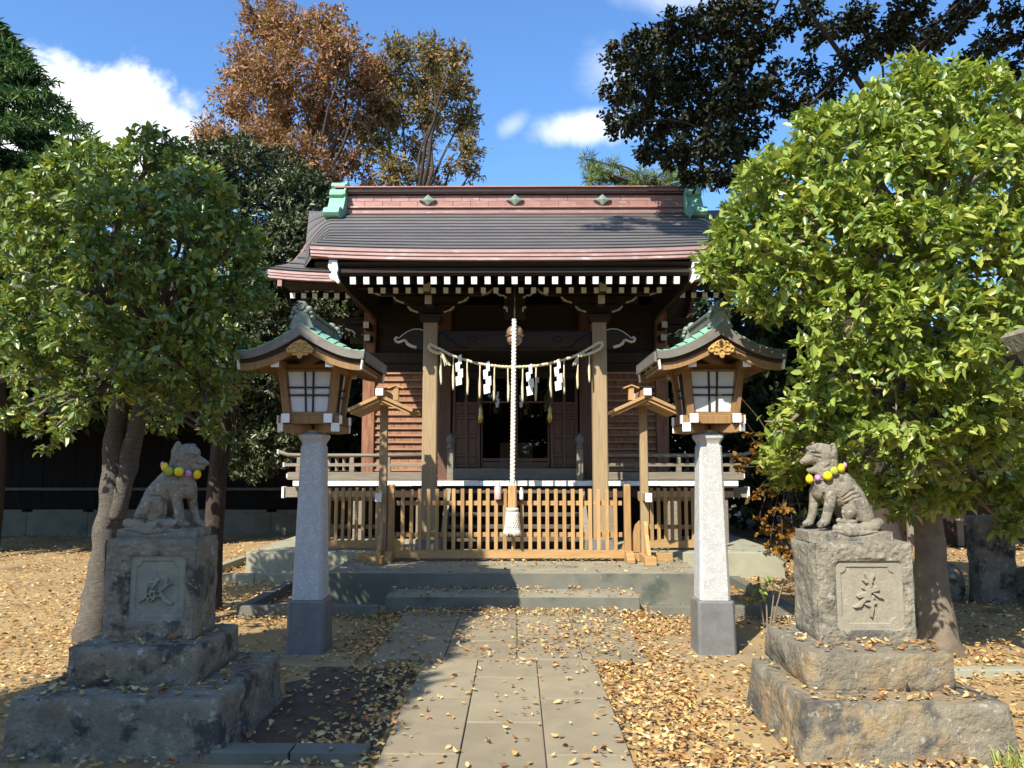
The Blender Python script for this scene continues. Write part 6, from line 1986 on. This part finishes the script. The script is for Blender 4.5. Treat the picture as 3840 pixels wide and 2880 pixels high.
    for i in range(46):
        a = R.uniform(0, 6.28)
        l = R.uniform(0.06, 0.15)
        p = Vector((gp.x + R.uniform(-0.08, 0.08), 4.22 + R.uniform(-0.03, 0.03), 0))
        q = Vector((math.cos(a), math.sin(a), 0)) * l * R.uniform(0.3, 0.8)
        w = Vector((-math.sin(a), math.cos(a), 0)) * 0.005
        t.add([p - w, p + w, p + q * 0.5 + w * 0.8 + Vector((0, 0, l * 0.7)), p + q * 0.5 - w * 0.8 + Vector((0, 0, l * 0.7)), p + q + Vector((0, 0, l))], [(0, 1, 2, 3), (3, 2, 4)])
    o = t.build('grass_tuft', m_grass, None, fix=False)
    tag(o, 'pale grass tuft at the near foot of the right plinth', None, kind='stuff')


m_black_r = mat('worn_black_rail', (0.10, 0.095, 0.09), (0.06, 0.057, 0.053), 0.6, 6, VX)
m_grass = mat('pale_grass', (0.42, 0.44, 0.14), (0.30, 0.33, 0.08), 0.7, 10, trans=0.3)
build_camellias()
build_far_trees()
build_shade_tree()
build_background()


# ------------------------------------------------------------------ fallen leaves
def build_fallen():
    pts = []

    def surf(x, y):
        """height of the walkable surface under a leaf, or None where something stands"""
        if -2.16 < x < 2.16 and 8.95 < y < 11.0:
            return 0.352
        if -1.38 < x < 1.345 and 8.42 < y < 8.95:
            return 0.174
        if -3.8 < x < 3.8 and 11.04 < y < 11.8:
            return 0.345
        if y > 11.0 and -3.8 < x < 3.8:
            return None
        for (a, b, c, d, z) in ((-2.49, -1.938, 4.78, 5.13, None), (-2.585, -1.835, 4.60, 5.26, 0.532), (-2.74, -1.60, 4.35, 5.40, 0.316), (1.882, 2.475, 4.86, 5.26, None), (1.715, 2.53, 4.56, 5.36, 0.512), (1.60, 2.68, 4.32, 5.30, 0.306)):
            if a - 0.03 < x < b + 0.03 and c - 0.04 < y < d + 0.03:
                if z is None or not (a + 0.03 < x < b - 0.03 and c + 0.03 < y < d - 0.02):
                    return None
                return z
        for cx in (-1.745, 1.70):
            if abs(x - cx) < 0.19 and abs(y - 6.75) < 0.19:
                return None
        if (-0.71 < x < 0.645 and 2.4 < y < 6.35) or (-1.15 < x < 1.09 and 6.35 <= y < 8.36):
            return 0.04
        return 0.004

    def dens(x, y):
        n = noise.noise(Vector((x * 1.3, y * 1.3, 7))) * 0.5 + 0.5
        n2 = noise.noise(Vector((x * 4.0, y * 4.0, 1))) * 0.5 + 0.5
        m = 0.35 + 1.3 * n * n2 * 1.6
        onp = (-0.71 < x < 0.645 and y < 6.35) or (-1.15 < x < 1.09 and 6.35 <= y < 8.36)
        if -2.16 < x < 2.16 and y > 8.42:
            front = -1.38 < x < 1.345 and y < 8.95
            if front:
                return 150 * m * (0.35 + sm(8.6, 8.9, y))
            return (46 * m if y < 11 else 0) * (0.6 + 0.9 * sm(9.6, 9.9, y))
        if -3.8 < x < 3.8 and y > 11.0:
            return 14
        if onp:
            edge = max(0, 1 - min(abs(x + 0.71), abs(x - 0.645)) / 0.12) if y < 6.35 else 0
            back = sm(7.95, 8.36, y) * 420
            right = 130 * m * sm(0.1, 0.5, x) * sm(6.2, 6.6, y) if y < 8 else 0
            return 34 * m + 40 * edge + back + right + 55 * m * sm(6.0, 6.6, y)
        if x >= 0 and y < 8.4:
            dpe = x - (0.645 if y < 6.35 else 1.09)
            d = 430 * m * (1 - sm(0.25, 0.9, dpe)) + 210 * m
            if 1.2 < x < 2.3 and 6.25 < y < 7.3:
                d *= 0.16 + 0.5 * sm(6.5, 6.2, y) + 0.4 * sm(1.5, 1.25, x)
            if y < 4.4:
                d += 260 * m
            if x > 2.6:
                d = 210 * m
            return d
        if x < 0 and y < 8.4:
            dpe = (-0.71 if y < 6.35 else -1.15) - x
            if x > -1.62 or y > 6.2 and x > -2.9:
                d = 420 * m * (1 - sm(0.15, 0.6, dpe)) + 55 * m
                if y > 7.7 and x > -2.9:
                    d += 160 * m
                return d
            return 190 * m
        if y < 14:
            return (150 if x < 0 else 150) * m * (1 if abs(x) < 6 else 0.7)
        return 45 * m
    for (x0, x1, y0, y1, mul) in ((-4.5, 4.6, 3.6, 11.9, 1.0), (-7.5, -4.5, 5.5, 12, 0.8), (4.6, 8.5, 6, 12, 0.9), (-13, -3.9, 12, 17.2, 0.8), (3.9, 12, 12, 17.5, 0.8)):
        A = (x1 - x0) * (y1 - y0)
        cap = 1300.0
        n = int(A * cap)
        X = NR.uniform(x0, x1, n)
        Yv = NR.uniform(y0, y1, n)
        U = NR.random(n)
        cand = U * cap
        for x, y, u in zip(X, Yv, cand):
            if abs(x) > 0.72 * y + 0.3:
                continue
            d = dens(x, y) * mul * 1.85
            if u < d:
                z = surf(x, y)
                if z is None:
                    continue
                pts.append((x, y, z + abs(R.gauss(0, 0.010)) * min(1.6, d / 180) + 0.003))
    P_ = np.array(pts)
    N = len(P_)
    a = NR.uniform(0, 2 * math.pi, N)
    tilt = NR.normal(0, 0.22, N)
    d = np.stack([np.cos(a) * np.cos(tilt), np.sin(a) * np.cos(tilt), np.sin(tilt)], 1)
    nr = np.stack([NR.normal(0, 0.28, N), NR.normal(0, 0.28, N), np.ones(N)], 1)
    nr = unit_rows(nr - d * np.sum(nr * d, 1, keepdims=True))
    s = np.cross(nr, d)
    l = 0.044 * NR.uniform(0.6, 1.35, (N, 1))
    w = l * NR.uniform(0.36, 0.56, (N, 1))
    curl = NR.normal(0.10, 0.16, (N, 1)) * l
    fold = NR.uniform(0.0, 0.42, (N, 1)) * w
    V = np.empty((N, 6, 3))
    base = P_ - d * l * 0.5
    V[:, 0] = base + nr * curl
    V[:, 1] = base + d * l * 0.3 - s * w * 0.5 + nr * fold
    V[:, 2] = base + d * l * 0.68 - s * w * 0.42 + nr * fold
    V[:, 3] = base + d * l + nr * curl * 1.2
    V[:, 4] = base + d * l * 0.68 + s * w * 0.42 + nr * fold
    V[:, 5] = base + d * l * 0.3 + s * w * 0.5 + nr * fold
    low = V[:, :, 2].min(1) - (P_[:, 2] - 0.002)
    V[:, :, 2] -= np.minimum(low, 0)[:, None]
    o = leaves_obj('fallen_leaves', V, g_fall, None)
    tag(o, 'tan and orange fallen leaves strewn over path, steps and earth', None, kind='stuff')


build_fallen()
